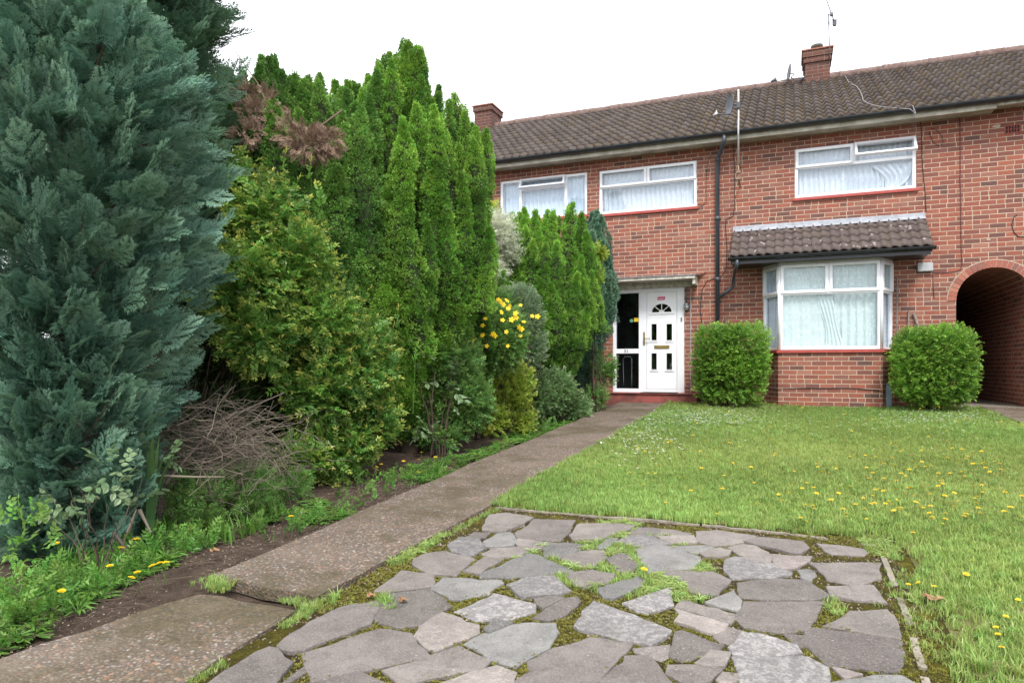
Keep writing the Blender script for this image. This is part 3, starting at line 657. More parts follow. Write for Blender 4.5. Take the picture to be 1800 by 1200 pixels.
stones = [
 (P_, A_([(0, 1090), (150, 980), (355, 868), (405, 875), (480, 942), (420, 1000), (370, 1060), (300, 1130), (60, 1150)])),
 (P_, A_([(415, 840), (600, 720), (740, 650), (930, 615), (945, 640), (915, 700), (890, 735), (560, 862), (500, 875)])),
 (P_, A_([(935, 680), (985, 580), (1215, 552), (1320, 640), (1150, 738), (1050, 745), (960, 720), (930, 700)])),
 (P_, A_([(560, 880), (940, 755), (1110, 780), (1200, 895), (820, 975), (600, 1022), (585, 960), (570, 930)])),
 (K_, A_([(1145, 790), (1180, 735), (1285, 672), (1450, 735), (1465, 775), (1250, 865), (1215, 855)])),
 (P_, A_([(985, 975), (1365, 848), (1520, 920), (1495, 955), (1080, 1050), (1040, 1015)])),
 (P_, A_([(445, 1030), (535, 965), (545, 985), (480, 1030)])),
 (P_, A_([(550, 1050), (760, 1010), (850, 1005), (990, 1050), (900, 1130), (560, 1140)])),
 (P_, A_([(940, 555), (1070, 455), (1240, 475), (1215, 535), (1000, 560)])),
 (P_, A_([(1130, 410), (1190, 365), (1290, 350), (1440, 390), (1350, 475), (1210, 465)])),
 (W_, A_([(1320, 320), (1370, 282), (1470, 290), (1500, 330), (1420, 378), (1340, 350)])),
 (G_, A_([(1230, 545), (1290, 490), (1580, 500), (1585, 515), (1510, 570), (1380, 592), (1330, 590)])),
 (W_, A_([(1360, 660), (1560, 570), (1760, 625), (1755, 665), (1640, 700), (1480, 705)])),
 (G_, [(822, 1127), (850, 1112), (914, 1093), (972, 1093), (978, 1110), (958, 1133), (935, 1145), (908, 1163), (885, 1158), (850, 1142)]),
 (K_, A_([(1290, 1035), (1565, 950), (1655, 985), (1640, 1050), (1500, 1110), (1300, 1100)])),
 (G_, A_([(1505, 755), (1555, 718), (1640, 730), (1530, 775)])),
 (P_, A_([(1500, 225), (1530, 165), (1620, 155), (1750, 175), (1700, 205), (1600, 245), (1500, 235)])),
 (G_, B_([(0, 530), (270, 410), (320, 420), (530, 510), (520, 525), (180, 555), (0, 550)])),
 (P_, [(817, 1000), (850, 977), (883, 980), (843, 1007)]),
 (G_, B_([(10, 340), (100, 290), (160, 288), (185, 330), (180, 360), (80, 372), (20, 365)])),
 (P_, B_([(0, 410), (60, 385), (350, 368), (340, 385), (170, 425), (20, 435)])),
 (P_, A_([(1410, 275), (1450, 250), (1530, 255), (1500, 275)])),
 (P_, B_([(200, 290), (310, 205), (545, 215), (500, 290), (460, 330), (220, 315)])),
 (P_, B_([(525, 300), (580, 240), (720, 235), (900, 245), (880, 262), (700, 325), (545, 325)])),
 (P_, B_([(200, 345), (215, 325), (430, 348), (380, 362), (220, 362)])),
 (G_, B_([(370, 375), (380, 360), (490, 348), (600, 360), (605, 375), (460, 435), (375, 425)])),
 (P_, B_([(485, 445), (520, 415), (640, 390), (720, 395), (735, 430), (650, 485), (590, 492)])),
 (G_, B_([(690, 365), (740, 325), (800, 320), (790, 345), (740, 375), (695, 380)])),
 (W_, B_([(800, 340), (870, 310), (1000, 310), (1130, 350), (1120, 358), (940, 372)])),
 (P_, B_([(870, 290), (930, 255), (1060, 262), (1050, 300), (880, 302)])),
 (P_, B_([(1070, 300), (1080, 265), (1150, 270), (1240, 285), (1220, 300)])),
 (K_, B_([(1055, 312), (1260, 308), (1270, 345), (1140, 355), (1070, 320)])),
 (P_, B_([(1290, 285), (1400, 280), (1630, 310), (1630, 325), (1480, 360), (1380, 365), (1290, 340)])),
 (G_, B_([(930, 390), (1060, 362), (1130, 380), (1290, 435), (1300, 450), (1250, 500), (1000, 520), (950, 450)])),
 (G_, B_([(1140, 368), (1340, 366), (1380, 380), (1290, 408), (1180, 392)])),
 (P_, B_([(1310, 410), (1420, 383), (1480, 400), (1460, 425), (1340, 430)])),
 (P_, B_([(760, 455), (820, 415), (880, 440), (920, 480), (870, 530), (800, 510)])),
 (P_, B_([(520, 555), (520, 530), (640, 515), (780, 540), (740, 590), (600, 610), (550, 590)])),
 (G_, B_([(700, 625), (930, 555), (970, 580), (960, 600), (870, 640), (800, 680), (740, 670)])),
 (W_, B_([(155, 600), (260, 560), (430, 553), (510, 635), (500, 645), (360, 660), (240, 668)])),
 (P_, B_([(315, 685), (400, 672), (470, 680), (360, 735)])),
 (P_, B_([(310, 795), (480, 690), (560, 680), (570, 700), (490, 780), (400, 810)])),
 (W_, B_([(860, 705), (1110, 620), (1130, 720), (1070, 735), (990, 765), (930, 750)])),
 (W_, B_([(560, 850), (660, 708), (860, 775), (1120, 878), (990, 960), (770, 910), (600, 870)])),
 (K_, B_([(1170, 735), (1210, 688), (1520, 775), (1470, 822)])),
 (K_, B_([(1165, 748), (1462, 834), (1380, 892), (1170, 815)])),
 (P_, B_([(1085, 545), (1120, 522), (1370, 530), (1470, 570), (1400, 655), (1250, 640), (1220, 590)])),
 (G_, B_([(1345, 700), (1500, 632), (1535, 690), (1530, 755)])),
 (P_, B_([(290, 1060), (430, 980), (640, 925), (880, 955), (880, 970), (800, 1040), (720, 1120), (660, 1200), (600, 1290), (150, 1300), (180, 1180), (290, 1110)])),
 (K_, B_([(930, 985), (1100, 958), (1105, 1000), (1060, 1050), (1000, 1020), (935, 1005)])),
 (P_, B_([(1120, 1015), (1160, 880), (1200, 872), (1430, 960), (1400, 985), (1200, 1055)])),
 (P_, B_([(720, 1180), (860, 1035), (1000, 1030), (1130, 1200), (1100, 1300), (720, 1300)])),
 (P_, B_([(1400, 905), (1470, 855), (1560, 880), (1500, 945), (1440, 930)])),
 (P_, B_([(1120, 1080), (1250, 1085), (1400, 1095), (1410, 1110), (1360, 1170), (1220, 1190), (1130, 1130)])),
 (P_, B_([(1280, 1066), (1380, 1005), (1480, 1015), (1460, 1045), (1440, 1080), (1340, 1078)])),
 (K_, B_([(1415, 1160), (1450, 1135), (1520, 1140), (1520, 1165), (1440, 1185)])),
 (P_, C_([(40, 345), (130, 320), (380, 345), (400, 375), (360, 410), (300, 405)])),
 (K_, [(1282, 962), (1305, 956), (1329, 959), (1352, 974), (1351, 987), (1320, 982)]),
 (K_, C_([(205, 420), (440, 435), (400, 460), (340, 490), (225, 498)])),
 (W_, [(1277, 980), (1296, 977), (1350, 987), (1386, 1003), (1385, 1007), (1350, 1011), (1290, 1013), (1278, 1000)]),
 (G_, C_([(350, 510), (420, 505), (445, 540), (430, 575), (380, 550)])),
 (P_, C_([(420, 470), (840, 470), (830, 500), (840, 560), (690, 600), (540, 565), (480, 500)])),
 (P_, C_([(480, 355), (600, 365), (750, 385), (740, 420), (560, 410)])),
 (P_, [(1299, 1020), (1364, 1015), (1414, 1017), (1455, 1043), (1422, 1051), (1303, 1046)]),
 (P_, [(1293, 1083), (1310, 1056), (1446, 1056), (1431, 1083), (1417, 1101), (1376, 1108), (1313, 1098)]),
 (P_, C_([(540, 620), (800, 610), (860, 700), (700, 690), (570, 670)])),
 (P_, C_([(520, 840), (680, 760), (880, 750), (920, 800), (960, 912)])),
 (P_, C_([(405, 870), (450, 860), (830, 903), (960, 933), (980, 1060), (940, 1110), (540, 1080), (500, 1040), (440, 960)])),
 (W_, [(1285, 1135), (1308, 1112), (1338, 1113), (1396, 1132), (1402, 1144), (1345, 1148), (1292, 1147)]),
 (W_, [(1288, 1153), (1414, 1153), (1452, 1171), (1449, 1200), (1430, 1225), (1310, 1225), (1304, 1180)]),
 (K_, C_([(575, 1100), (640, 1112), (720, 1135), (640, 1155)])),
 (G_, C_([(560, 1190), (820, 1155), (980, 1148), (1060, 1200), (1060, 1270), (560, 1270)])),
 (P_, C_([(275, 895), (390, 910), (400, 960), (350, 960)])),
 (G_, C_([(100, 1215), (440, 1262), (430, 1320), (60, 1320)])),
]
stone_polys = []
import bmesh
def make_stone(pts, mat):
    pts = [Vector((x, y)) for x, y in pts]
    ar = sum(pts[i].x*pts[(i+1) % len(pts)].y-pts[(i+1) % len(pts)].x*pts[i].y for i in range(len(pts)))
    if ar < 0: pts.reverse()
    c_ = sum(pts, Vector((0, 0)))/len(pts); pts = [p+(p-c_).normalized()*.016 for p in pts]
    out = []
    for i, p in enumerate(pts):
        q = pts[(i+1) % len(pts)]; L = (q-p).length; n = max(1, int(L/.05))
        for k in range(n):
            r = p.lerp(q, k/n); j = .0055 if k else .004
            out.append(Vector((r.x+random.gauss(0, j), r.y+random.gauss(0, j))))
    c = sum(out, Vector((0, 0)))/len(out); stone_polys.append((c, out))
    n = len(out); tilt = (random.uniform(-.012, .012), random.uniform(-.012, .012)); h0 = random.uniform(.011, .022)
    def Z(p, o): return gz(p.y)+o+tilt[0]*(p.x-c.x)+tilt[1]*(p.y-c.y)
    def ins(p, k): d = (c-p); return p+d.normalized()*k if d.length > k*1.5 else p
    rings = []
    for off, k in ((-.02, 0), (h0-.004, 0), (h0-.0008, .003), (h0, .008)):
        rings.append([(ins(p, k).x, ins(p, k).y, Z(ins(p, k), off)) for p in out])
    v = [q for r in rings for q in r]; f = []
    for j in range(3): f += [(j*n+i, j*n+(i+1) % n, (j+1)*n+(i+1) % n, (j+1)*n+i) for i in range(n)]
    f.append(tuple(range(3*n, 4*n)))
    m = MB(); m.add(v, f); m.build('flagstone', mat, patio)
for mat, pl in stones: make_stone([tuple(on_g(px, py, .02)[:2]) for px, py in pl], mat)
# a few more stones nearer than the frame's lower edge
for i in range(5):
    for j in range(4):
        cx, cy = -1.85+i*.52+random.uniform(-.04, .04), -11.85-j*.48+random.uniform(-.04, .04)
        if proj(cx, cy+.35, gz(cy))[1] < 1235: continue
        k = random.randint(5, 7); a0 = random.random()
        make_stone([(cx+.25*math.cos(a0+2*PI*q/k)*random.uniform(.8, 1.05), cy+.22*math.sin(a0+2*PI*q/k)*random.uniform(.8, 1.05)) for q in range(k)], random.choice([P_, P_, G_, W_]))
# edging kerbs
m = MB()
def kerb(m, a, b, w=.034, h=.013, gaps=()):
    n = 14; a = Vector(a); b = Vector(b); d = (b-a).normalized(); s = Vector((-d.y, d.x))*w/2; prev = None
    for i in range(n+1):
        u = i/n; p = a.lerp(b, u)+s*random.uniform(-.12, .12); hh = h+random.uniform(-.005, .004)
        cur = [(p.x-s.x, p.y-s.y, gz(p.y)-.04), (p.x-s.x*.8, p.y-s.y*.8, gz(p.y)+hh), (p.x+s.x*.8, p.y+s.y*.8, gz(p.y)+hh), (p.x+s.x, p.y+s.y, gz(p.y)-.04)]
        if prev and not any(g0 < u <= g1_ for g0, g1_ in gaps):
            b0 = len(m.v); m.v += prev+cur
            for q in range(3): m.f.append((b0+q, b0+4+q, b0+5+q, b0+1+q)); m.sm.append(False)
            m.f += [(b0, b0+1, b0+2, b0+3), (b0+4, b0+7, b0+6, b0+5)]; m.sm += [False]*2
        prev = cur
kerb(m, gp(872, 892), gp(1230, 921)); kerb(m, gp(1235, 922), gp(1420, 941)); kerb(m, gp(1425, 942), gp(1535, 958), gaps=((.3, .8),))
m.build('kerb', 'kerb_concrete')['kind'] = 'structure'
m = MB(); kerb(m, gp(1550, 972), gp(1573, 1028)); kerb(m, gp(1582, 1052), gp(1600, 1096)); kerb(m, gp(1606, 1122), gp(1622, 1175)); kerb(m, gp(1626, 1192), gp(1660, 1300))
m.build('kerb', 'kerb_concrete')['kind'] = 'structure'

# ================================================================== THE HOUSE
house = empty('brick_terrace', (0, 0, 0)); tag(house, 'long two-storey red brick terrace with grey-brown tiled roof and white windows', 'house')
XL, XR = -15., 8.; ZE = 4.74
W1 = (wx(879), wx(1032), 3.63, 4.46); W2 = (wx(1053), wx(1225), 3.60, 4.45); W3 = (wx(1397), wx(1611), 3.59, 4.45)
DX0, DX1, DZ0, DZ1 = wx(1077), wx(1203), .17, 2.13
AX0, ACX = 2.47, 2.985; AR = ACX-AX0; AZ = 2.23-AR; AX1 = ACX+AR
BX0, BX1 = -.45, 1.57
holes = [W1, W2, W3, (DX0, DX1, DZ0, DZ1), (BX0+.006, BX1-.006, .93, 2.36), (AX0, AX1, -.1, AZ+AR+.0)]
wm = MB()
xs = sorted(set([XL, XR]+[h[i] for h in holes for i in (0, 1)])); zs = sorted(set([-.25, ZE+.04]+[h[i] for h in holes for i in (2, 3)]))
for i in range(len(xs)-1):
    for j in range(len(zs)-1):
        cx, cz = (xs[i]+xs[i+1])/2, (zs[j]+zs[j+1])/2
        if any(h[0] < cx < h[1] and h[2] < cz < h[3] for h in holes): continue
        wm.quad((xs[i], 0, zs[j]), (xs[i+1], 0, zs[j]), (xs[i+1], 0, zs[j+1]), (xs[i], 0, zs[j+1]))
for (x0, x1, z0, z1) in holes[:4]:
    D = .12
    wm.quad((x0, 0, z0), (x0, D, z0), (x0, D, z1), (x0, 0, z1)); wm.quad((x1, 0, z0), (x1, 0, z1), (x1, D, z1), (x1, D, z0))
    wm.quad((x0, 0, z1), (x0, D, z1), (x1, D, z1), (x1, 0, z1)); wm.quad((x0, 0, z0), (x1, 0, z0), (x1, D, z0), (x0, D, z0))
# arch spandrels and tunnel
NA = 28; arc = [(ACX-AR*math.cos(PI*k/NA), AZ+AR*math.sin(PI*k/NA)) for k in range(NA+1)]
for k in range(NA):
    (xa, za), (xb, zb) = arc[k], arc[k+1]
    wm.quad((xa, 0, za), (xb, 0, zb), (xb, 0, AZ+AR), (xa, 0, AZ+AR))
    wm.quad((xa, 0, za), (xa, 7, za), (xb, 7, zb), (xb, 0, zb))
wm.quad((AX0, 0, -.1), (AX0, 7, -.1), (AX0, 7, AZ), (AX0, 0, AZ)); wm.quad((AX1, 0, -.1), (AX1, 0, AZ), (AX1, 7, AZ), (AX1, 7, -.1))
wm.quad((AX0-.2, 7, -.1), (AX1+.2, 7, -.1), (AX1+.2, 7, 2.4), (AX0-.2, 7, 2.4))  # added end wall, out of sight, keeps daylight out of the passage
# gable ends and back
for x, s in ((XL, 1), (XR, -1)):
    p = [(x, 0, -.3), (x, 7, -.3), (x, 7, ZE+.04), (x, 3.5, 6.85), (x, 0, ZE+.04)]; wm.quad(*(p[::-1] if s > 0 else p))
wm.quad((XL, 7.02, -.3), (XR, 7.02, -.3), (XR, 7.02, ZE), (XL, 7.02, ZE))
wall = wm.build('wall', 'brick', house, uv=True)
# arch voussoirs
vm = MB(); NV = 25
for k in range(NV):
    a0, a1 = PI*(k+.07)/NV, PI*(k+.93)/NV; r0, r1 = AR-.002, AR+.115
    q = [(ACX-r*math.cos(a), AZ+r*math.sin(a)) for a, r in ((a0, r0), (a1, r0), (a1, r1), (a0, r1))]
    vm.add([(x, -.012, z) for x, z in q]+[(x, .1, z) for x, z in q], [(0, 1, 2, 3), (0, 4, 5, 1), (1, 5, 6, 2), (2, 6, 7, 3), (3, 7, 4, 0)])
def vary_mat():
    t = NT('voussoir'); r = t.n('ShaderNodeNewGeometry').outputs['Random Per Island']; p = t.pos()
    c = t.ramp(r, [(0, (.15, .06, .055)), (.3, (.26, .062, .045)), (.6, (.33, .085, .05)), (1, (.38, .15, .10))])
    c = t.mix(t.math('MULTIPLY', t.noise(p, 40., 4), .4), c, (.4, .22, .17)); M['voussoir'] = t.out(c, .85, t.bump(t.noise(p, 80., 4), .5, .006))
vary_mat(); vm.build('arch_bricks', 'voussoir', house)
mm = MB(); NB = 40
for k in range(NB):
    a0, a1 = PI*k/NB, PI*(k+1)/NB; r0, r1 = AR+.001, AR+.13
    q = [(ACX-r*math.cos(a), AZ+r*math.sin(a)) for a, r in ((a0, r0), (a1, r0), (a1, r1), (a0, r1))]
    mm.quad(*[(x, -.005, z) for x, z in q])
mm.build('arch_mortar', 'mortar', house)

# ---- roofs with real tile relief
def tile_roof(name, x0, x1, y0, z0, y1, z1, courses, wave, amp, mat, parent, lip=.022, res=8, verge=True, double=False):
    W = x1-x0; nx = int(W/wave*res)+1; xsn = np.linspace(x0, x1, nx); ph = (xsn-x0)/wave*2*PI
    prof = amp*(np.sin(ph)+.25*np.sin(2*ph+.6)); ti = np.floor((xsn-x0)/wave).astype(int)
    d = np.array([0, y1-y0, z1-z0]); L = np.linalg.norm(d); d = d/L; nrm = np.array([0, -d[2], d[1]])
    V = []; T = []; Q = []; base = 0
    for c in range(courses):
        s0 = L*c/courses-.01; s1 = L*(c+1)/courses+.01; h = rng.random(ti.max()+2); h2 = rng.random(ti.max()+2)
        jit = (rng.random(ti.max()+2)-.5)*.014; lj = jit[ti]
        rows = [(s0+lj, prof-.002), (s0+lj, prof+lip+rng.normal(0, .0015, nx)), (s0+.5*(s1-s0)+0*lj, prof+lip*.55), (s1+0*lj, prof+.001)]
        for k, (s, o) in enumerate(rows):
            P = np.array([0, y0, z0])+d*s[:, None]+nrm*(o+.012)[:, None]; P[:, 0] = xsn
            V.append(P); T.append(np.stack([h[ti], np.clip(-prof/amp*.5+.5, 0, 1), h2[ti]], -1))
        i = np.arange(nx-1)
        for k in range(3): Q.append(np.stack([base+k*nx+i, base+k*nx+i+1, base+(k+1)*nx+i+1, base+(k+1)*nx+i], -1))
        base += 4*nx
    Q = np.concatenate(Q).ravel()
    return np_mesh(name, np.concatenate(V), Q, np.full(len(Q)//4, 4), np.concatenate(T), mat, parent, smooth=False)
EY, RY, RZ = -.36, 3.5, 6.96
tile_roof('roof', XL-.05, XR+.05, EY, ZE+.03, RY, RZ-.02, 13, .168, .030, 'roof_tile', house, lip=.030)
m = MB(); m.quad((XL, 7.3, ZE), (XR, 7.3, ZE), (XR, RY, RZ), (XL, RY, RZ)); m.quad((XL, EY+.03, ZE), (XR, EY+.03, ZE), (XR, RY, RZ-.08), (XL, RY, RZ-.08)); m.build('roof_underlay', 'dark_void', house)
m = MB(); x = XL
while x < XR:
    L = .42; m.lathe([(.001, 0), (.115, 0), (.120, .05), (.112, .06), (.110, L+.02), (.001, L+.02)], (x, RY, RZ-.02+random.uniform(-.006, .006)), 14, (1, 0, 0)); x += L
m.build('ridge', 'ridge_tile', house)
m = MB(); m.box((XL, -.30, ZE-.075), (wx(1742), -.002, ZE-.05)); m.box((XL, -.325, ZE-.10), (wx(1742), -.30, ZE+.0)); m.build('soffit', 'soffit', house)
m = MB(); m.box((wx(1742)+.003, -.30, ZE-.02), (XR, -.002, ZE+.0)); m.box((wx(1742)+.003, -.325, ZE-.06), (XR, -.30, ZE+.01)); m.build('soffit', 'canopy_wood', house)
def gutter(m, x0, x1, y, z, r=.055, brk=2.0):
    n = 10; prof = [(y+r*math.cos(PI+PI*k/n), z+r*math.sin(PI+PI*k/n)) for k in range(n+1)]
    inn = [(y+(r-.006)*math.cos(PI+PI*k/n), z+(r-.006)*math.sin(PI+PI*k/n)) for k in range(n, -1, -1)]
    lp = prof+inn; N = len(lp)
    m.add([(x0, a, b) for a, b in lp]+[(x1, a, b) for a, b in lp], [(i, i+N, (i+1) % N+N, (i+1) % N) for i in range(N)]+[tuple(range(N))[::-1], tuple(range(N, 2*N))], False)
    x = x0+brk*.6
    while x < x1-.3:
        lp2 = [(y+(r+.007)*math.cos(PI+PI*k/n), z+(r+.007)*math.sin(PI+PI*k/n)) for k in range(n+1)]; 
        m.add([(x, a, b) for a, b in lp2]+[(x+.07, a, b) for a, b in lp2]+[(x, prof[k][0], prof[k][1]) for k in range(n+1)]+[(x+.07, prof[k][0], prof[k][1]) for k in range(n+1)],
              [(k, k+n+1, k+n+2, k+1) for k in range(n)]+[(k, k+1, 2*n+3+k, 2*n+2+k) for k in range(n)]+[(n+1+k, 3*n+3+k, 3*n+4+k, n+2+k) for k in range(n)])
        x += brk
m = MB(); gutter(m, XL, XR, -.385, ZE+.035, .060); m.build('gutter', 'gutter_black', house)

# drainpipe
DPX = wx(1262); m = MB(); py_ = -.07
m.tube([(DPX+.14, -.385, ZE-.02), (DPX+.14, -.385, ZE-.11), (DPX+.13, -.36, ZE-.15), (DPX+.02, -.10, ZE-.30), (DPX, py_, ZE-.35), (DPX, py_, .02)], .036, 12)
for z in (4.36, 3.3, 2.2, 1.1, .4): m.tube([(DPX, py_, z), (DPX, py_, z+.07)], .045, 12); m.box((DPX-.05, -.03, z+.02), (DPX+.05, .001, z+.05))
m.build('drainpipe', 'pipe_grey', house)

# chimneys
def chimney(x0, x1, y0, y1, zt, pot, over):
    m = MB(); m.box((x0, y0, 5.9), (x1, y1, zt-.16)); m.box((x0-over, y0-over, zt-.16), (x1+over, y1+over, zt-.03))
    if over > .04: m.box((x0-over*.6, y0-over*.6, zt-.28), (x1+over*.6, y1+over*.6, zt-.163))
    c = m.build('chimney', 'brick_sooty', house, uv=True)
    f = MB(); f.box((x0-over-.02, y0-over-.02, zt-.028), (x1+over+.02, y1+over+.02, zt)); 
    cx, cy = (x0+x1)/2, (y0+y1)/2
    f.add([(x0, y0, zt), (x1, y0, zt), (x1, y1, zt), (x0, y1, zt), (cx-.1, cy-.1, zt+.07), (cx+.1, cy-.1, zt+.07), (cx+.1, cy+.1, zt+.07), (cx-.1, cy+.1, zt+.07)], [(0, 1, 5, 4), (1, 2, 6, 5), (2, 3, 7, 6), (3, 0, 4, 7), (4, 5, 6, 7)])
    f.build('cap', 'terracotta', c)
    if pot:
        p = MB(); p.lathe([(.001, 0), (.10, 0), (.105, .10), (.125, .11), (.125, .16), (.095, .16), (.09, .06), (.001, .05)], (cx, cy, zt+.045), 20); p.build('chimney_pot', 'pot_grey', c)
    return c
q0, q1 = on_y(1415, 90, 3.2), on_y(1459, 90, 3.2)
CHX0, CHX1 = q0.x, q1.x
chimney(CHX0, CHX1, 3.2, 3.85, 7.50, True, .05)
CH2 = (on_y(834, 180, 3.2).x, on_y(864, 180, 3.2).x)
chimney(CH2[0], CH2[1], 3.2, 3.85, 7.44, False, .03)

# ---- windows
FR = .055
def frame_box(m, x0, x1, z0, z1, y0=.02, y1=.08, w=FR):
    m.box((x0, y0, z0), (x0+w, y1, z1), .004); m.box((x1-w, y0, z0), (x1, y1, z1), .004)
    m.box((x0+w, y0, z0), (x1-w, y1, z0+w), .004); m.box((x0+w, y0, z1-w), (x1-w, y1, z1), .004)
def sash(m, x0, x1, z0, z1, y0=.005, w=.045): frame_box(m, x0, x1, z0, z1, y0, y0+.05, w)
def pane_box(x0, x1, z0, z1, y=.045): m = MB(); m.box((x0, y, z0), (x1, y+.006, z1)); return m
def net(x0, x1, z0, z1, y=.13, amp=.022, wl=.09, rag=0.):
    m = MB(); n = int((x1-x0)/.012)+2; ph = [0]
    for i in range(n): ph.append(ph[-1]+.012/wl*2*PI*random.uniform(.6, 1.4))
    k = 5
    for j in range(k):
        z = z0+(z1-z0)*j/(k-1)
        for i in range(n): x = x0+(x1-x0)*i/(n-1); m.v.append((x, y+amp*math.sin(ph[i])*(1.1-.5*j/(k-1))+.004*math.sin(ph[i]*2.3+j), z))
    for j in range(k-1):
        for i in range(n-1): m.f.append((j*n+i, j*n+i+1, (j+1)*n+i+1, (j+1)*n+i)); m.sm.append(True)
    return m
def xbuild(m, T, *a, **k):
    if T is not None: m.xf(T)
    return m.build(*a, **k)
def open_sash(win, x0, x1, z0, z1, ang, T=None):
    s = MB(); sash(s, x0, x1, -(z1-z0), 0, -.025, .04); p = MB(); p.box((x0+.04, -.005, -(z1-z0)+.04), (x1-.04, .002, -.04))
    Rm = Matrix.Translation((0, .0, z1)) @ Matrix.Rotation(-R_(ang), 4, 'X')
    s.xf(Rm); p.xf(Rm); sh = xbuild(s, T, 'casement', 'upvc', win); xbuild(p, T, 'pane', 'glass', sh) if False else xbuild(p, T, 'pane', 'glass', win)
def wall_window(b, layout, curtain, sill=True):
    x0, x1, z0, z1 = b; fm = MB(); frame_box(fm, x0, x1, z0, z1)
    panes = []; opens = []; sashes = []
    w = FR
    if layout == 'triple':
        a, c = wx(912), wx(992); zt = z0+(z1-z0)*.70
        fm.box((a, .02, z0+w), (a+w, .08, z1-w), .004); fm.box((c, .02, z0+w), (c+w, .08, z1-w), .004); fm.box((a+w, .02, zt), (c, .08, zt+w), .004)
        panes = [(x0+w, a, z0+w, z1-w), (c+w, x1-w, z0+w, z1-w), (a+w, c, z0+w, zt)]; opens = [(a+w*.6, c+w*.4, zt+w*.4, z1-w*.3, 24)]
    else:
        zt = z0+(z1-z0)*.58; c = (x0+x1)/2-w/2
        fm.box((x0+w, .02, zt), (x1-w, .08, zt+w), .004); fm.box((c, .02, zt+w), (c+w, .08, z1-w), .004)
        panes = [(x0+w, x1-w, z0+w, zt)]
        sashes = [(x0+w*.3, c+w*.35, zt+w*.4, z1-w*.3)]
        if layout == 'open': opens = [(c+w*.65, x1-w*.2, zt+w*.4, z1-w*.3, 36)]
        else: sashes.append((c+w*.65, x1-w*.3, zt+w*.4, z1-w*.3))
    for s in sashes: sash(fm, *s, y0=-.006); panes.append((s[0]+.04, s[1]-.04, s[2]+.04, s[3]-.04))
    win = fm.build('window', 'upvc', house)
    for p in panes: pane_box(*p).build('pane', 'glass', win)
    for o in opens: open_sash(win, *o)
    net(x0+.02, x1-.02, z0+.02, z1-.02).build('curtain', curtain, win, uv=True)
    m = MB(); m.box((x0-.1, .35, z0-.1), (x1+.1, .36, z1+.1)); m.build('room_backdrop' if False else 'room_dark_sheet', 'room_dark', win)  # dark sheet stands in for the unlit room behind the curtain
    if sill:
        m = MB(); m.box((x0-.03, -.045, z0-.055), (x1+.03, .05, z0-.002), .006); m.build('sill', 'red_paint', win)
    return win
w1 = wall_window(W1, 'triple', 'blue_curtain'); w2 = wall_window(W2, 'two', 'net_curtain'); w3 = wall_window(W3, 'open', 'net_curtain')
# gathered drape tied up in the lower right of the open window
def drape(x0, x1, z0, z1, y, parent, mat, fan=(1., 0.)):
    m = MB(); n = 60; k = 14
    for j in range(k):
        v = j/(k-1)
        for i in range(n):
            u = i/(n-1); xx = x0+(x1-x0)*(u*(.35+.65*v)+(1-v)*.65*fan[0]*.5*(1+math.sin(v*2))) 
            m.v.append((min(x1, xx), y+.02*math.sin(u*34+v*3)*(.4+.6*v)+.01*math.sin(u*13-v*9), z0+(z1-z0)*v-.03*(1-v)*math.sin(u*3.1)))
    for j in range(k-1):
        for i in range(n-1): m.f.append((j*n+i, j*n+i+1, (j+1)*n+i+1, (j+1)*n+i)); m.sm.append(True)
    return m.build('curtain', mat, parent, uv=True)
drape(wx(1532), wx(1604), 3.64, 4.05, .10, w3, 'net_curtain')

# ---- bay
BY = -.45; FX0, FX1 = wx(1372, BY), wx(1547, BY); BZ0, BZ1 = .94, 2.39
bp = [(BX0, 0), (FX0-.02, BY), (FX1+.02, BY), (BX1, 0)]
def off_poly(d):   # offset plan outwards
    return [(BX0-d, 0), (FX0-.02-d*.55, BY-d), (FX1+.02+d*.55, BY-d), (BX1+d, 0)]
bay = empty('bay_window', (.55, -.2, 0), house)
m = MB(); o = off_poly(.03)
for i in range(3): (xa, ya), (xb, yb) = o[i], o[i+1]; m.quad((xa, ya, -.1), (xb, yb, -.1), (xb, yb, BZ0-.05), (xa, ya, BZ0-.05))
m.quad(*[(x, y, BZ0-.05) for x, y in o]); bb = m.build('bay_base', 'brick', bay, uv=True)
m = MB(); o = off_poly(.07)+[]; m.prism([(x, y if i in (1, 2) else -.001) for i, (x, y) in enumerate(o)], BZ0-.05, BZ0-.005); m.build('sill', 'red_paint', bay)
def bay_face(p, q, layout):
    p = Vector((p[0], p[1], 0)); q = Vector((q[0], q[1], 0)); W = (q-p).length; d = (q-p).normalized(); nrm = Vector((-d.y, d.x, 0))
    T = Matrix(((d.x, nrm.x, 0, p.x), (d.y, nrm.y, 0, p.y), (0, 0, 1, 0), (0, 0, 0, 1)))
    z0, z1 = BZ0, BZ1; zt = z0+(z1-z0)*.635; w = .055; fm = MB(); frame_box(fm, .0, W, z0, z1, 0., .065, w if layout == 'front' else .045)
    w_ = w if layout == 'front' else .045
    fm.box((w_, 0., zt), (W-w_, .065, zt+.05), .004); panes = [(w_, W-w_, z0+w_, zt)]
    ss = []
    if layout == 'front':
        c = W/2-.03; fm.box((c, 0., zt+.05), (c+.055, .065, z1-w), .004); ss = [(w*.4, c+.02, zt+.03, z1-.02), (c+.035, W-w*.4, zt+.03, z1-.02)]
    else: ss = [(w_*.4, W-w_*.4, zt+.03, z1-.02)]
    for s in ss: sash(fm, *s, y0=-.025, w=.048); panes.append((s[0]+.045, s[1]-.045, s[2]+.045, s[3]-.045))
    fr = xbuild(fm, T, 'frame', 'upvc', bay)
    for a in panes: xbuild(pane_box(*a, y=.03), T, 'pane', 'glass', bay)
    return T, W
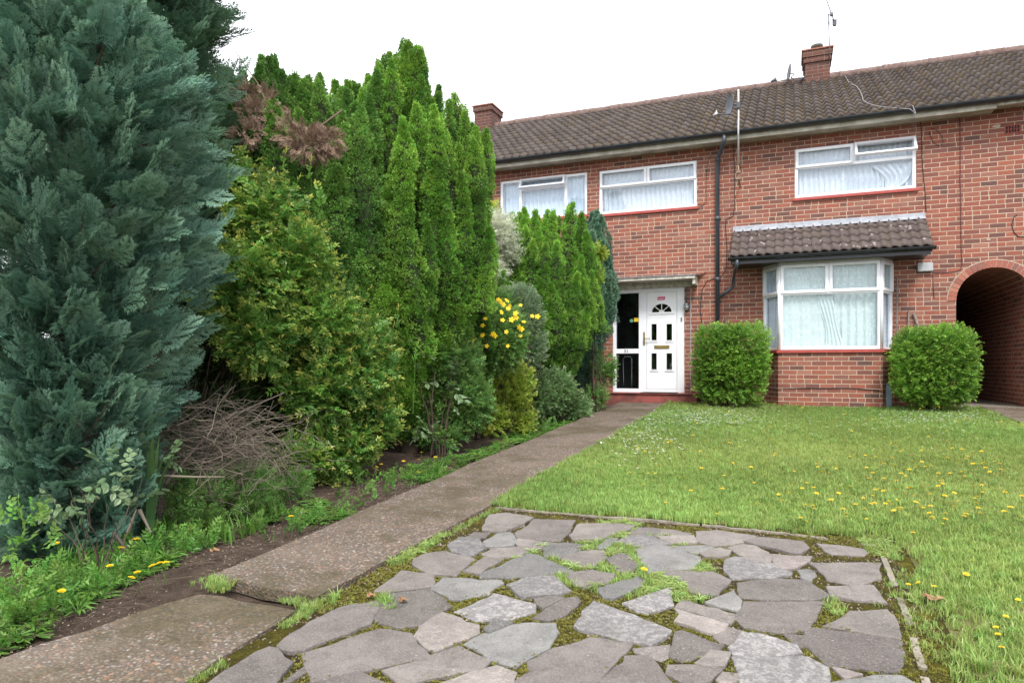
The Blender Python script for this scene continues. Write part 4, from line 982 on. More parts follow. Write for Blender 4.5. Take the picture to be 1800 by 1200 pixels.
Tf, Wf = bay_face(bp[1], bp[2], 'front'); Tl, Wl = bay_face(bp[0], bp[1], 'side'); Tr, Wr = bay_face(bp[2], bp[3], 'side')
m = MB()
for (x, y) in (bp[1], bp[2]): m = MB(); m.tube([(x, y+.012, BZ0), (x, y+.012, BZ1)], .028, 10); m.build('corner_post', 'upvc', bay)
# curtains behind the bay: flat net left, parted drape right
m = net(.05, Wf*.47, BZ0+.02, BZ1-.03, .10, .006, .2); xbuild(m, Tf, 'curtain', 'lace_curtain', bay, uv=True)
m = net(Wf*.5, Wf-.03, BZ0+.02, BZ1-.03, .13, .02, .12); xbuild(m, Tf, 'curtain', 'lace_curtain', bay, uv=True)
m = MB(); n = 40; k = 18
for j in range(k):
    v = j/(k-1)
    for i in range(n):
        u = i/(n-1); cx = Wf*(.56-.20*v**1.3) ; wd = .10+.16*v if v > .25 else .14+.32*(.25-v)
        m.v.append((cx+(u-.5)*wd*1.3, .085+.012*math.sin(u*26), BZ0+.03+(BZ1-BZ0-.06)*v))
for j in range(k-1):
    for i in range(n-1): m.f.append((j*n+i, j*n+i+1, (j+1)*n+i+1, (j+1)*n+i)); m.sm.append(True)
xbuild(m, Tf, 'curtain', 'lace_curtain', bay, uv=True)
m = net(.03, Wl-.02, BZ0+.02, BZ1-.04, .075, .010, .1); xbuild(m, Tl, 'curtain', 'blue_curtain', bay, uv=True)
m = net(.02, Wr*.8, BZ0+.02, BZ1-.55, .075, .010, .1); xbuild(m, Tr, 'curtain', 'blue_curtain', bay, uv=True)
m = net(.02, Wr*.8, BZ1-.5, BZ1-.04, .075, .010, .1); xbuild(m, Tr, 'curtain', 'lace_curtain', bay, uv=True)
m = net(BX0+.10, FX0+.02, BZ0+.02, BZ1-.55, .0, .010, .08); m.build('curtain', 'blue_curtain', bay, uv=True)
m = net(FX1-.02, BX1-.05, BZ0+.02, BZ1-.04, .0, .010, .08); m.build('curtain', 'blue_curtain', bay, uv=True)
m = MB(); m.box((BX0-.1, .5, .5), (BX1+.1, .51, 2.6)); m.build('room_dark_sheet', 'room_dark', bay)  # dark sheet stands in for the unlit room behind the bay
m = MB(); m.prism([(x, y) for x, y in [(bp[0][0], .0), (bp[1][0], bp[1][1]), (bp[2][0], bp[2][1]), (bp[3][0], .0)]], BZ1+.001, BZ1+.03); m.build('head_board', 'upvc', bay)
# bay roof
RX0, RX1 = -.96, 2.04; bro = empty('bay_roof', (.54, -.3, 2.6), house)
tile_roof('tiles', RX0, RX1, -.68, 2.535, -.01, 3.09, 4, .1435, .017, 'bay_tile', bro, lip=.022, res=10)
m = MB()   # gable sides, black soffit and fascia
for x in (RX0+.02, RX1-.02):
    s = .012
    m.add([(x-s, -.66, 2.44), (x+s, -.66, 2.44), (x+s, -.001, 2.44), (x-s, -.001, 2.44), (x-s, -.66, 2.53), (x+s, -.66, 2.53), (x+s, -.001, 3.075), (x-s, -.001, 3.075)], [(0, 3, 2, 1), (0, 1, 5, 4), (1, 2, 6, 5), (3, 0, 4, 7), (4, 5, 6, 7)])
m.box((RX0+.034, -.66, 2.425), (RX1-.034, -.001, 2.44)); m.box((RX0+.034, -.675, 2.40), (RX1-.034, -.66, 2.52)); m.build('soffit', 'gutter_black', bro)
m = MB(); gutter(m, RX0-.03, RX1+.03, -.725, 2.51, .048, 1.3)
m.build('gutter', 'gutter_black', bro)
m = MB(); x = RX0+.02; m.tube([(x+.1, -.725, 2.47), (x+.1, -.72, 2.38), (x+.06, -.62, 2.33), (x+.02, -.25, 2.28), (x+.0, -.12, 2.22), (x-.02, -.07, 2.10), (x-.1, -.07, 2.02), (DPX+.01, -.07, 1.90)], .03, 10); m.build('downpipe', 'pipe_grey', bro)
m = MB(); d = Vector((0, .67, .555)).normalized()
m.add([(RX0, -.016, 3.175), (RX1, -.016, 3.175), (RX1, -.022, 3.12), (RX0, -.022, 3.12), (RX0, -.09, 3.065), (RX1, -.09, 3.065), (RX1, -.001, 3.18), (RX0, -.001, 3.18)], [(3, 2, 1, 0), (4, 5, 2, 3), (0, 1, 6, 7)])
m.build('flashing', 'lead', bro)

# ---- door set
dr = MB(); x0, x1, z0, z1 = DX0, DX1, DZ0, DZ1; YD = .03
mx = wx(1123, YD); dx0, dx1 = wx(1137, YD), wx(1190, YD); zr = on_y(1105, 617, YD).z
dr.box((x0, YD-.01, z0), (x0+.06, YD+.07, z1), .004); dr.box((mx, YD-.01, z0+.07), (dx0-.002, YD+.07, z1-.07), .004); dr.box((dx1+.002, YD-.01, z0), (x1, YD+.07, z1), .004)
dr.box((x0+.06, YD-.01, z0), (dx1, YD+.07, z0+.07), .004); dr.box((x0+.06, YD-.01, z1-.07), (dx1, YD+.07, z1), .004)
dr.box((x0+.06, YD-.005, zr-.045), (mx, YD+.065, zr+.045), .004)
fr = dr.build('door_frame', 'upvc', house)
pane_box(x0+.06, mx, z0+.07, zr-.045, YD+.03).build('pane', 'glass', fr); pane_box(x0+.06, mx, zr+.045, z1-.07, YD+.03).build('pane', 'glass', fr)
m = MB(); m.box((x0-.05, .9, 0), (x1+.05, .91, 2.2)); m.box((x0-.06, .12, 0), (x0-.05, .9, 2.2)); m.box((x1+.05, .12, 0), (x1+.06, .9, 2.2)); m.build('hall_dark_sheet', 'dark_void', fr)  # near-black sheets stand in for the shade of the unlit hall
# door leaf with raised panels
Z0, Z1 = z0+.075, z1-.073; dW = dx1-dx0; dH = Z1-Z0; leaf = MB(); ly = YD-.004
def wz(py): return on_y(1165, py, YD).z
lp = lambda zx, zy: (on_y(1100+zx*.2, 600, YD).x, on_y(1100+zx*.2, 480+zy*.2, YD).z)   # from the door zoom
cut = []   # glazed openings
pw = []
for (a, b, c_, d_) in ((228, 446, 273, 590), (360, 446, 408, 590), (228, 703, 273, 846), (360, 703, 408, 846)):
    X0, Za = lp(a, d_); X1, Zb = lp(c_, b); pw.append((X0, X1, Za, Zb))
(fxa, fza), (fxb, _) = lp(230, 345), lp(403, 345); fcx = (fxa+fxb)/2; fr_ = (fxb-fxa)/2; _, ftop = lp(300, 270)
xs2 = sorted(set([dx0+.003, dx1-.003, fxa-.02, fxb+.02]+[v for p in pw for v in p[:2]])); zs2 = sorted(set([Z0, Z1, fza-.02, ftop+.03]+[v for p in pw for v in p[2:]]))
for i in range(len(xs2)-1):
    for j in range(len(zs2)-1):
        cx, cz = (xs2[i]+xs2[i+1])/2, (zs2[j]+zs2[j+1])/2
        if any(p[0] < cx < p[1] and p[2] < cz < p[3] for p in pw): continue
        if fxa-.02 < cx < fxb+.02 and fza-.02 < cz < ftop+.03: continue
        leaf.quad((xs2[i], ly, zs2[j]), (xs2[i+1], ly, zs2[j]), (xs2[i+1], ly, zs2[j+1]), (xs2[i], ly, zs2[j+1]))
for (X0, X1, Za, Zb) in pw:   # mouldings round each glass
    for g_, h_, k_ in ((.035, -.012, .012), (.012, -.018, .0)):
        leaf.box((X0-g_, ly+h_, Za-g_), (X0-k_, ly-.0005, Zb+g_)); leaf.box((X1+k_, ly+h_, Za-g_), (X1+g_, ly-.0005, Zb+g_))
        leaf.box((X0-k_, ly+h_, Za-g_), (X1+k_, ly-.0005, Za-k_)); leaf.box((X0-k_, ly+h_, Zb+k_), (X1+k_, ly-.0005, Zb+g_))
# fan light
nF = 24; ry = ftop-fza
ar2 = [(fcx-fr_*math.cos(PI*k/nF), fza+ry*math.sin(PI*k/nF)) for k in range(nF+1)]
for k in range(nF):
    (xa, za), (xb, zb) = ar2[k], ar2[k+1]; leaf.quad((xa, ly, za), (xb, ly, zb), (xb, ly, ftop+.03), (xa, ly, ftop+.03))
    oa = [(fcx-(fr_+.03)*math.cos(PI*q/nF), fza+(ry+.03)*math.sin(PI*q/nF)) for q in (k, k+1)]
    leaf.quad((xa, ly-.012, za), (xb, ly-.012, zb), (oa[1][0], ly-.012, oa[1][1]), (oa[0][0], ly-.012, oa[0][1])); leaf.quad((oa[0][0], ly-.012, oa[0][1]), (oa[1][0], ly-.012, oa[1][1]), (oa[1][0], ly, oa[1][1]), (oa[0][0], ly, oa[0][1]))
    leaf.quad((xa, ly-.012, za), (xa, ly+.02, za), (xb, ly+.02, zb), (xb, ly-.012, zb))
leaf.quad((fxa-.02, ly, fza), (fxa, ly, fza), (fxa, ly, ftop+.03), (fxa-.02, ly, ftop+.03)); leaf.quad((fxb, ly, fza), (fxb+.02, ly, fza), (fxb+.02, ly, ftop+.03), (fxb, ly, ftop+.03))
leaf.quad((fxa-.02, ly, fza-.02), (fxb+.02, ly, fza-.02), (fxb+.02, ly, fza), (fxa-.02, ly, fza)); leaf.box((fxa-.05, ly-.014, fza-.035), (fxb+.05, ly-.0005, fza-.002))
for an in (45, 90, 135): 
    a = R_(an); leaf.tube([(fcx, ly-.004, fza), (fcx-fr_*math.cos(a), ly-.004, fza+ry*math.sin(a))], .008, 6)
hubp = [(fcx-fr_*.28*math.cos(PI*k/8), fza+ry*.28*math.sin(PI*k/8)) for k in range(9)]
leaf.add([(x, ly-.008, z) for x, z in hubp]+[(fcx, ly-.008, fza)], [(k, k+1, 9) for k in range(8)])
door = leaf.build('front_door', 'gloss_white', house)
m = MB(); m.box((dx0+.02, ly+.021, Z0+.02), (dx1-.02, ly+.027, Z1-.02)); m.build('pane', 'glass', door)
for a, b in ((dx0, 'l'), ):
    pass
m = MB(); 
for e0, e1 in (((dx0, Z0), (dx0+.003, Z1)), ((dx1-.003, Z0), (dx1, Z1))): m.box((e0[0], ly-.001, e0[1]), (e1[0], ly+.01, e1[1]))
m.box((dx0, ly-.001, Z1), (dx1, ly+.01, Z1+.003)); m.box((dx0, ly-.001, Z0-.004), (dx1, ly+.01, Z0)); m.build('gasket', 'black_rubber', door)
hx, hz = lp(163, 575); m = MB(); m.box((hx-.015, ly-.022, lp(163, 632)[1]), (hx+.015, ly-.010, lp(163, 517)[1]), .004); m.tube([(hx, ly-.015, hz), (hx, ly-.06, hz), (hx+.03, ly-.065, hz), (hx+.12, ly-.06, hz-.004)], .010, 8); m.build('handle', 'brass', door)
(lx0, lz1), (lx1, lz0) = lp(250, 634), lp(384, 663); m = MB(); m.box((lx0, ly-.012, lz0), (lx1, ly, lz1), .004); m.box((lx0+.02, ly-.016, lz0+.01), (lx1-.02, ly-.012, lz1-.01)); m.build('letterbox', 'brass', door)
(sx0, sz1), (sx1, sz0) = lp(277, 209), lp(350, 236)
m = MB(); m.add([(sx0, ly-.0025, sz0), (sx1-.02, ly-.0025, sz0), (sx1, ly-.0025, sz1), (sx0+.01, ly-.0025, sz1)], [(0, 1, 2, 3)]); st = m.build('sticker', 'sticker_pink', door)
m = MB(); m.box((sx0+.02, ly-.0045, sz0+.02), (sx1-.035, ly-.003, sz0+.032)); m.build('sticker_line', 'petal_white', st)
bx, bz = lp(491, 405); m = MB(); m.box((bx-.012, YD-.03, bz-.035), (bx+.012, YD-.010, bz+.035), .004); m.build('doorbell', 'rust_steel', fr)
m = MB(); (yx0, yz1), (yx1, yz0) = lp(70, 393), lp(115, 425); m.box((yx0, YD+.022, yz0), (min(yx1, mx-.002), YD+.027, yz1)); m.build('sticker', 'sticker_yellow', fr)
gx, gz_ = lp(47, 418); m = MB(); m.lathe([(.001, 0), (.035, 0), (.035, .003), (.022, .003), (.001, .003)], (gx, YD+.028, gz_), 20, (0, -1, 0)); m.build('sticker', 'sticker_green', fr)
# bag / paper just inside the lower side glass
m = MB(); m.tube([(mx-.33, YD+.16, z0+.12), (mx-.34, YD+.16, zr-.14), (mx-.30, YD+.16, zr-.10), (mx-.20, YD+.16, zr-.10), (mx-.17, YD+.16, zr-.15), (mx-.17, YD+.16, z0+.10)], .008, 6); wf = m.build('umbrella_rail', 'steel', fr)
# number 51
tc = bpy.data.curves.new('numeral', 'FONT'); tc.body = '51'; tc.size = .085; tc.extrude = .002; tc.align_x = 'CENTER'; tc.align_y = 'CENTER'
to = bpy.data.objects.new('tmp', tc); COL.objects.link(to); bpy.context.view_layer.update()
me = bpy.data.meshes.new_from_object(to.evaluated_get(bpy.context.evaluated_depsgraph_get())); bpy.data.objects.remove(to)
nx_ = on_y(1101, 614, YD); me.transform(Matrix.Translation((nx_.x, YD-.008, zr)) @ Matrix.Rotation(PI/2, 4, 'X')); me.materials.clear(); link('house_number', me, 'ink', fr)
# canopy
c1 = wx(1223, -.3)
m = MB(); m.add([(-3.9, -.42, 2.235), (c1, -.42, 2.235), (c1, -.001, 2.235), (-3.9, -.001, 2.235), (-3.9, -.42, 2.29), (c1, -.42, 2.29), (c1, -.001, 2.33), (-3.9, -.001, 2.33)], [(0, 3, 2, 1), (4, 5, 6, 7), (0, 1, 5, 4), (1, 2, 6, 5), (3, 0, 4, 7)])
m.box((c1-.05, -.38, 2.14), (c1-.003, -.001, 2.233)); m.box((-3.9, -.025, 2.13), (c1-.053, -.001, 2.233)); cn = m.build('door_canopy', 'canopy_wood', house)
m = MB(); m.add([(-3.92, -.44, 2.293), (c1+.02, -.44, 2.293), (c1+.02, -.001, 2.335), (-3.92, -.001, 2.335), (-3.92, -.44, 2.305), (c1+.02, -.44, 2.305), (c1+.02, -.001, 2.35), (-3.92, -.001, 2.35)], [(4, 5, 6, 7), (0, 1, 5, 4), (1, 2, 6, 5)]); m.add([(c1+.02, -.14, 2.335), (c1+.16, -.012, 2.40), (c1+.02, -.012, 2.35)], [(0, 1, 2)]); m.build('felt', 'lead', cn)
m = MB(); m.box((-3.9, -.40, -.2), (-1.54, -.001, .155), .012); m.box((-3.9, -.43, .157), (-1.52, -.0, .172), .004); m.build('doorstep', 'step_paint', house)
# conduit beside door + vent
m = MB(); q = on_y(1214, 600, 0); m.box((q.x-.008, -.012, .18), (q.x+.008, -.001, 2.1)); m.build('trunking', 'cable_white', house)
v = on_y(1780, 227, 0); m = MB(); m.box((v.x-.11, -.006, v.z-.07), (v.x+.11, .001, v.z+.07)); av = m.build('air_brick', 'clay_red', house)
m = MB()
for j in (0, 1):
    for i in range(5): m.box((v.x-.09+i*.038, -.0085, v.z-.052+j*.056), (v.x-.09+i*.038+.024, -.0065, v.z-.052+j*.056+.045))
m.build('vent_slots', 'dark_void', av)
# weep spot repairs
for (px, py, r) in ((1752, 222, .06), (1738, 421, .035)):
    m = MB(); p = on_y(px, py, 0); k = 9; m.add([(p.x+r*random.uniform(.6, 1.2)*math.cos(2*PI*i/k), -.003, p.z+.55*r*random.uniform(.6, 1.2)*math.sin(2*PI*i/k)) for i in range(k)], [tuple(range(k))]); m.build('mortar_patch', 'mortar', house)
b0, b1 = on_y(1612, 463, 0), on_y(1639, 477, 0)
m = MB(); m.box((b0.x, -.07, b1.z), (b1.x, -.001, b0.z), .008); m.build('junction_box', 'box_grey', house)

# ================================================================== THINGS ON THE HOUSE
def at(px, py, w):
    a = (px-900)/F*w; return Vector((a*CR[0]+w*CW[0], CY+a*CR[1]+w*CW[1], CZ+(YH-py)/F*w))
def dish(name, c, dirv, r, label, parts):
    root = empty(name, c); tag(root, label, 'satellite dish')
    d = Vector(dirv).normalized(); m = MB()
    prof = [(.001, -.05*r/.3)]+[(r*k/8, -.05*r/.3*(1-(k/8)**2)) for k in range(1, 9)]+[(r*1.03, .004), (r*1.0, -.008)]+[(r*k/8, -.05*r/.3*(1-(k/8)**2)-.006) for k in range(7, 0, -1)]
    m.lathe(prof, c, 28, d); m.build('reflector', 'dish_grey', root)
    return root, d
# dish on the tall pole beside the drainpipe
pb = on_y(1300, 326, -.12); pt = on_y(1297, 158, -.48)
px_, = (wx(1297, -.5),)
mast_x = wx(1298, -.47)
t = empty('aerial_mast', (mast_x, -.47, 3.9)); tag(t, 'tall thin metal pole fixed to the wall beside the drainpipe, rising past the gutter', 'pole')
z_b, z_t = on_y(1299, 326, -.47).z, on_y(1296, 158, -.47).z
m = MB(); m.tube([(mast_x, -.47, z_b+.35), (mast_x, -.47, z_t)], .016, 10); m.build('pole', 'steel', t)
m = MB(); m.tube([(mast_x+.005, -.47, z_b), (mast_x, -.47, z_b+.36)], .013, 8); m.tube([(mast_x, -.47, z_b+.18), (mast_x, -.001, z_b+.10)], .012, 6); m.tube([(mast_x, -.47, z_b+.5), (mast_x, -.001, z_b+.42)], .012, 6)
m.box((mast_x-.035, -.50, z_b+.10), (mast_x+.035, -.44, z_b+.14)); m.box((mast_x-.035, -.50, z_b+.21), (mast_x+.035, -.44, z_b+.25)); m.build('bracket', 'rust_steel', t)
dc = on_y(1282, 184, -.52); rt, d = dish('satellite_dish', dc, (-.90, -.42, .02), .185, 'dark grey satellite dish clamped to the tall pole above the gutter', 0)
m = MB(); m.tube([dc-d*.05, dc-d*.12+Vector((.02, .0, 0)), (mast_x, -.47, dc.z-.03)], .014, 8); m.box((mast_x-.03, -.51, dc.z-.07), (mast_x+.03, -.43, dc.z+.03)); m.build('clamp', 'dish_grey', rt)
ln = on_y(1258, 201, -.62); m = MB(); m.tube([dc+Vector((.01, .0, -.17)), (ln.x+.05, -.6, ln.z), ln], .012, 6); m.build('arm', 'dish_grey', rt); m = MB(); m.tube([ln+Vector((-.03, 0, -.03)), ln+Vector((.03, 0, .02))], .03, 10); m.tube([ln+Vector((.02, 0, .02)), ln+Vector((.01, 0, .06))], .012, 8); m.build('receiver', 'steel', rt)
# dish beside the chimney
dc = on_y(1386, 130, 3.3); rt, d = dish('satellite_dish', dc, (-.97, -.18, .12), .21, 'grey satellite dish seen edge-on on a curved arm beside the right chimney', 0)
m = MB(); k0 = Vector((CHX0, 3.3, on_y(1413, 138, 3.3).z)); m.tube([k0, k0+Vector((-.18, 0, -.03)), k0+Vector((-.28, 0, .06)), dc-d*.10+Vector((.02, 0, .0)), dc-d*.05], .014, 8); m.box((CHX0-.02, 3.24, k0.z-.06), (CHX0-.001, 3.36, k0.z+.06)); m.build('arm', 'dish_grey', rt)
ln = on_y(1360, 142, 3.2); m = MB(); m.tube([dc+Vector((0, 0, -.19)), ln], .010, 6); m.build('receiver_arm', 'steel', rt); m = MB(); m.tube([ln+Vector((-.06, 0, -.02)), ln+Vector((.05, 0, .03))], [.02, .045], 10); m.build('receiver', 'dish_grey', rt)
# aerial on the right chimney
b = on_y(1458, 86, 3.15); tp = on_y(1456, 25, 3.15)
t = empty('tv_aerial', b); tag(t, 'television aerial on a thin mast standing on the right chimney', 'aerial')
m = MB(); m.tube([(b.x, 3.15, 7.2), (b.x, 3.15, 7.5), tp], .011, 8); m.build('mast', 'dish_grey', t)
m = MB(); p0, p1 = on_y(1450, -8, 2.9), on_y(1467, 40, 3.3); m.tube([p0, p1], .008, 6); dv = p1-p0
for k in range(11): q = p0+dv*(k/11); m.tube([q+Vector((-.04, -.07, -.01)), q+Vector((.04, .07, .01))], .004, 5)
m.tube([tp+Vector((0, 0, -.02)), p0+dv*.72], .012, 6); m.box(tuple(p0+dv*.70-Vector((.03, .03, .03))), tuple(p0+dv*.70+Vector((.03, .03, .03)))); m.build('boom', 'dish_grey', t)
m = MB(); q = p1
for s in (-1, 1):
    for k in range(4): m.tube([q+Vector((-.16+.02*k, -.1, s*.02*k-.03)), q+Vector((.20-.02*k, .1, s*.02*k+.06))], .005, 5)
m.box(tuple(q-Vector((.035, .03, .07))), tuple(q+Vector((.035, .03, .05)))); m.build('reflector', 'dish_grey', t)
# thin aerial at the left chimney
b = on_y(825, 205, 3.3); tp = on_y(825, 150, 3.3)
t = empty('tv_aerial', b); tag(t, 'faint thin aerial with a long slanting boom by the left chimney, above the tall conifer', 'aerial')
m = MB(); m.tube([(b.x, 3.3, 6.9), tp], .009, 6); m.tube([(b.x, 3.3, 7.1), (CH2[0], 3.4, 7.1)], .008, 6); m.tube([(b.x, 3.3, 7.3), (CH2[0], 3.4, 7.3)], .008, 6); m.build('mast', 'steel', t)
m = MB(); p0, p1 = on_y(783, 125, 3.1), on_y(828, 151, 3.35); m.tube([p0, p1], .006, 6)
for k in range(9): q = p0+(p1-p0)*(k/9); m.tube([q+Vector((-.02, -.10, 0)), q+Vector((.02, .10, 0))], .004, 5)
m.build('boom', 'steel', t)
# wall lamp
lq = on_y(1207, 539, 0); t = empty('wall_lamp', lq); tag(t, 'small oval bulkhead lamp with wire guard on the brick beside the front door', 'wall lamp')
m = MB()
m.tube([(lq.x, -.001, lq.z), (lq.x, -.03, lq.z)], [.05, .05], 18); m.v = [(x, y, lq.z+(z-lq.z)*1.75) for x, y, z in m.v]; m.build('base', 'lamp_metal', t)
m = MB(); m.lathe([(.042, 0), (.042, .02), (.034, .045), (.018, .058), (.001, .06)], (lq.x, -.03, lq.z), 18, (0, -1, 0)); m.v = [(x, y, lq.z+(z-lq.z)*1.7) for x, y, z in m.v]; m.build('glass', 'lamp_glass', t)
m = MB()
for dz in (-.03, .03): m.tube([(lq.x-.048, -.03, lq.z+dz), (lq.x-.03, -.085, lq.z+dz), (lq.x+.03, -.085, lq.z+dz), (lq.x+.048, -.03, lq.z+dz)], .005, 5)
m.tube([(lq.x, -.03, lq.z+.085), (lq.x, -.092, lq.z+.04), (lq.x, -.092, lq.z-.04), (lq.x, -.03, lq.z-.085)], .005, 5); m.build('guard', 'lamp_metal', t)
m = MB(); m.tube([(lq.x, -.012, lq.z+.085), (lq.x+.005, -.012, 2.13)], .008, 6); m.build('conduit', 'lamp_metal', t)
# doormat
m = MB(); mx0, mx1 = wx(1128, -.2), wx(1190, -.2)
m.box((mx0, -.40, .1735), (mx1, -.06, .186), .004); tag(m.build('doormat', 'black_rubber'), 'thin black rubber mat on the red step at the front door', 'doormat')
# cables
def cable(pts, mat, label, r=.006, y=-.008, group=None):
    P = []
    for p in pts:
        v = on_y(p[0], p[1], p[2] if len(p) > 2 else y); P.append(v)
    Q = []
    for i in range(len(P)-1):
        n = max(1, int((P[i+1]-P[i]).length/.12))
        for k in range(n): q = P[i].lerp(P[i+1], k/n); Q.append(q+Vector((random.uniform(-.004, .004), 0, random.uniform(-.003, .003))))
    Q.append(P[-1]); m = MB(); m.tube(Q, r, 6); return tag(m.build('cable', mat), label, 'cable')
cable([(1687, 207), (1688, 330), (1690, 440), (1691, 466), (1688, 474), (1680, 477), (1655, 480), (1640, 479)], 'cable_red', 'straight dark red cable running down the brick from the eaves to the grey junction box')
cable([(1618, 212), (1620, 240), (1622, 300), (1626, 340), (1628, 372)], 'cable_black', 'black cable dropping from the eaves just right of the open window')
cable([(1633, 232), (1640, 250), (1652, 257), (1658, 250), (1655, 238), (1645, 228), (1636, 225)], 'cable_black', 'loose loop of thin cable on the brick right of the open window', .004)
cable([(1289, 240), (1291, 300), (1292, 360), (1289, 380), (1276, 386), (1275, 400), (1278, 440), (1277, 470), (1270, 484), (1255, 490), (1243, 493), (1234, 510), (1231, 545), (1234, 570)], 'cable_black', 'thin dark cable wandering down beside the drainpipe to the left shrub')
cable([(1250, 272), (1243, 290), (1241, 330), (1241, 355), (1236, 361), (1228, 360)], 'cable_black', 'thin dark cable bending down left of the drainpipe to the middle window sill', .004)
cable([(1640, 477), (1640, 500), (1642, 524)], 'cable_red', 'short thin cable hanging down below the grey junction box', .004)
cable([(1800, 416), (1790, 416), (1782, 408), (1779, 395), (1783, 381), (1788, 377)], 'cable_black', 'short black cable curling on the wall above the arch', .006)
m_y = -.50
cable([(1352, 683, -.47), (1420, 682, -.49), (1500, 682, -.49), (1545, 686, -.49), (1556, 692, -.46)], 'cable_black', 'black cable slung along the low brickwork under the bay window', .007)
def roofz(y): return ZE+.03+(RZ-.02-ZE-.03)*(y-EY)/(RY-EY)+.055
m = MB(); pts = []
for i, (px, py) in enumerate([(1485, 133), (1492, 145), (1506, 152), (1512, 160), (1516, 170), (1517, 176), (1526, 182), (1545, 187), (1575, 190), (1600, 192), (1610, 200)]):
    u = i/10; d_ = ray(px, py)   # meet the roof plane
    k = (RZ-ZE-.05)/(RY-EY); c0 = ZE+.085-k*EY
    tt = (c0+k*CY-CZ)/(d_[2]-k*d_[1]); pts.append((d_[0]*tt, CY+d_[1]*tt, CZ+d_[2]*tt))
l = pts[-1]; pts += [(l[0]+.02, -.46, ZE+.06), (l[0]+.04, -.46, ZE-.06), (l[0]+.07, -.34, ZE-.16), (l[0]+.08, -.02, ZE-.14)]
m.tube(pts, .005, 6); tag(m.build('cable', 'cable_white'), 'pale grey cable trailing down the roof tiles and over the gutter', 'cable')
# sticks and meter
def stick(a, b, r, label):
    A_2, B_2 = on_y(a[0], a[1], -.02), on_y(b[0], b[1], -.18); B_2.z = max(B_2.z, .0)
    m = MB(); d = (B_2-A_2); s = Vector((r, 0, 0)); m.tube([A_2, A_2+d*.5+Vector((.004, 0, 0)), B_2], [r*.9, r, r], 6); tag(m.build('wooden_stick', 'wood_grey'), label, 'stick')
stick((1606, 550), (1636, 640), .022, 'weathered grey stick leaning diagonally on the wall above the right shrub')
stick((1597, 546), (1598, 640), .013, 'thin upright rod standing at the wall right of the bay window')
stick((1577, 486), (1576, 640), .012, 'tall thin dark rod standing close beside the bay window')
stick((1276, 556), (1277, 640), .012, 'short thin rod rising above the left shrub beside the drainpipe')
q = on_y(1561, 683, -.30); m = MB(); m.box((q.x-.05, -.36, -.05), (q.x+.05, -.22, .36), .008); m.box((q.x-.056, -.366, .36), (q.x+.056, -.214, .385), .006); tag(m.build('meter_box', 'pot_blue'), 'narrow blue-grey box standing between the bay window and the right shrub', 'meter box')

# ================================================================== PLANTS
def B(x, y): return (x, y, gz(y))
def ng(v, dz=0): return (v.x, v.y, gz(v.y)+dz)
# clipped shrubs either side of the bay
def clipped(cx, cy, rx, ry, h, label, n):
    return shrub('clipped_shrub', label, B(cx, cy), [((cx, cy, h*.54), (rx, ry, h*.47), n, 6.)], SPRIGS, 'shrub_box', .125, upb=.35, stems=14, stem_h=h*.8, stem_sp=rx*.8, lumps=.075, ls=5., shell=.32, inner=.3, rand=.75)
sl = on_y(1284, 640, -.75); clipped(sl.x, -.78,   .58, .43, 1.34, 'bright green clipped shrub between the front door and the bay window', 3000)
sr = on_y(1641, 640, -.72); clipped(sr.x+.0, -.72,   .54, .42, 1.22, 'bright green clipped shrub between the bay window and the arch', 2900)

# tall conifers of ribs
SIL = [(380, 200), (390, 140), (402, 112), (430, 118), (455, 108), (480, 104), (500, 140), (520, 150), (545, 128), (570, 150), (585, 158), (600, 135), (615, 160), (640, 150), (655, 128), (680, 96), (698, 100), (712, 80), (735, 74), (750, 112), (770, 155), (788, 158), (806, 185), (815, 182), (832, 215), (846, 222), (856, 300), (870, 420)]
def sil(px): return float(np.interp(px, [s[0] for s in SIL], [s[1] for s in SIL]))
def plumes_in(cx, cy, rx, ry, n, tbl, lo=.55, wd=(.8, 1.3), inner=.4, back=1.):
    out = []
    for i in range(n):
        no = int(n*.42); nm = int(n*.36)      # an outer ring of ribs, a second ring in the gaps, and the middle
        if i < no: a = 2*PI*(i+random.uniform(-.22, .22))/no; r = random.uniform(.92, 1.06)
        elif i < no+nm: a = 2*PI*(i+.5+random.uniform(-.25, .25))/nm; r = random.uniform(.62, .78)
        else: a = random.uniform(0, 2*PI); r = random.uniform(0, .5)
        x, y = cx+rx*r*math.cos(a), cy+ry*r*math.sin(a); px, py, w = proj(x, y, 2.)
        zt = CZ+(YH-tbl(px))/F*w; fac = ((x-cx)*(-CW[0])+(y-cy)*(-CW[1]))/max(rx, ry)   # how far this rib stands in front
        k = 1-max(0, fac)*random.uniform(.05, .5) if fac > 0 else random.uniform(.95, 1.02)*back
        if random.random() < .18: k *= random.uniform(lo, 1)
        out.append((x, y, max(1., zt*k+.02), random.uniform(*wd)))
    return out
c = (-4.02, -6.1); pl = plumes_in(c[0], c[1], .74, .80, 62, sil)
for px, py, w in ((733, 78, 7.8), (715, 95, 7.9), (690, 100, 7.9), (668, 128, 7.7), (600, 140, 8.0), (790, 160, 8.0), (812, 186, 8.1), (845, 222, 8.2), (836, 232, 8.0)): v = at(px, py, w); pl.append((v.x, v.y, v.z-.04, 1.35))
plume_conifer('upright_conifer', 'tallest bright green ribbed conifer of the hedge, with pointed tops, beside the left chimney', B(*c), pl, 'conifer_bright', kr=.042, dens=560, pr=.098, tips=1.)
c = (-5.05, -6.95); pl = plumes_in(c[0], c[1], .95, .9, 66, sil, .8)
for px, py, w in ((405, 118, 7.4), (436, 122, 7.3), (478, 104, 7.5), (545, 130, 7.6), (520, 146, 7.4), (590, 300, 6.9), (620, 230, 7.2), (640, 270, 7.1), (600, 340, 6.9)): v = at(px, py, w); pl.append((v.x, v.y, v.z-.04, 1.3))
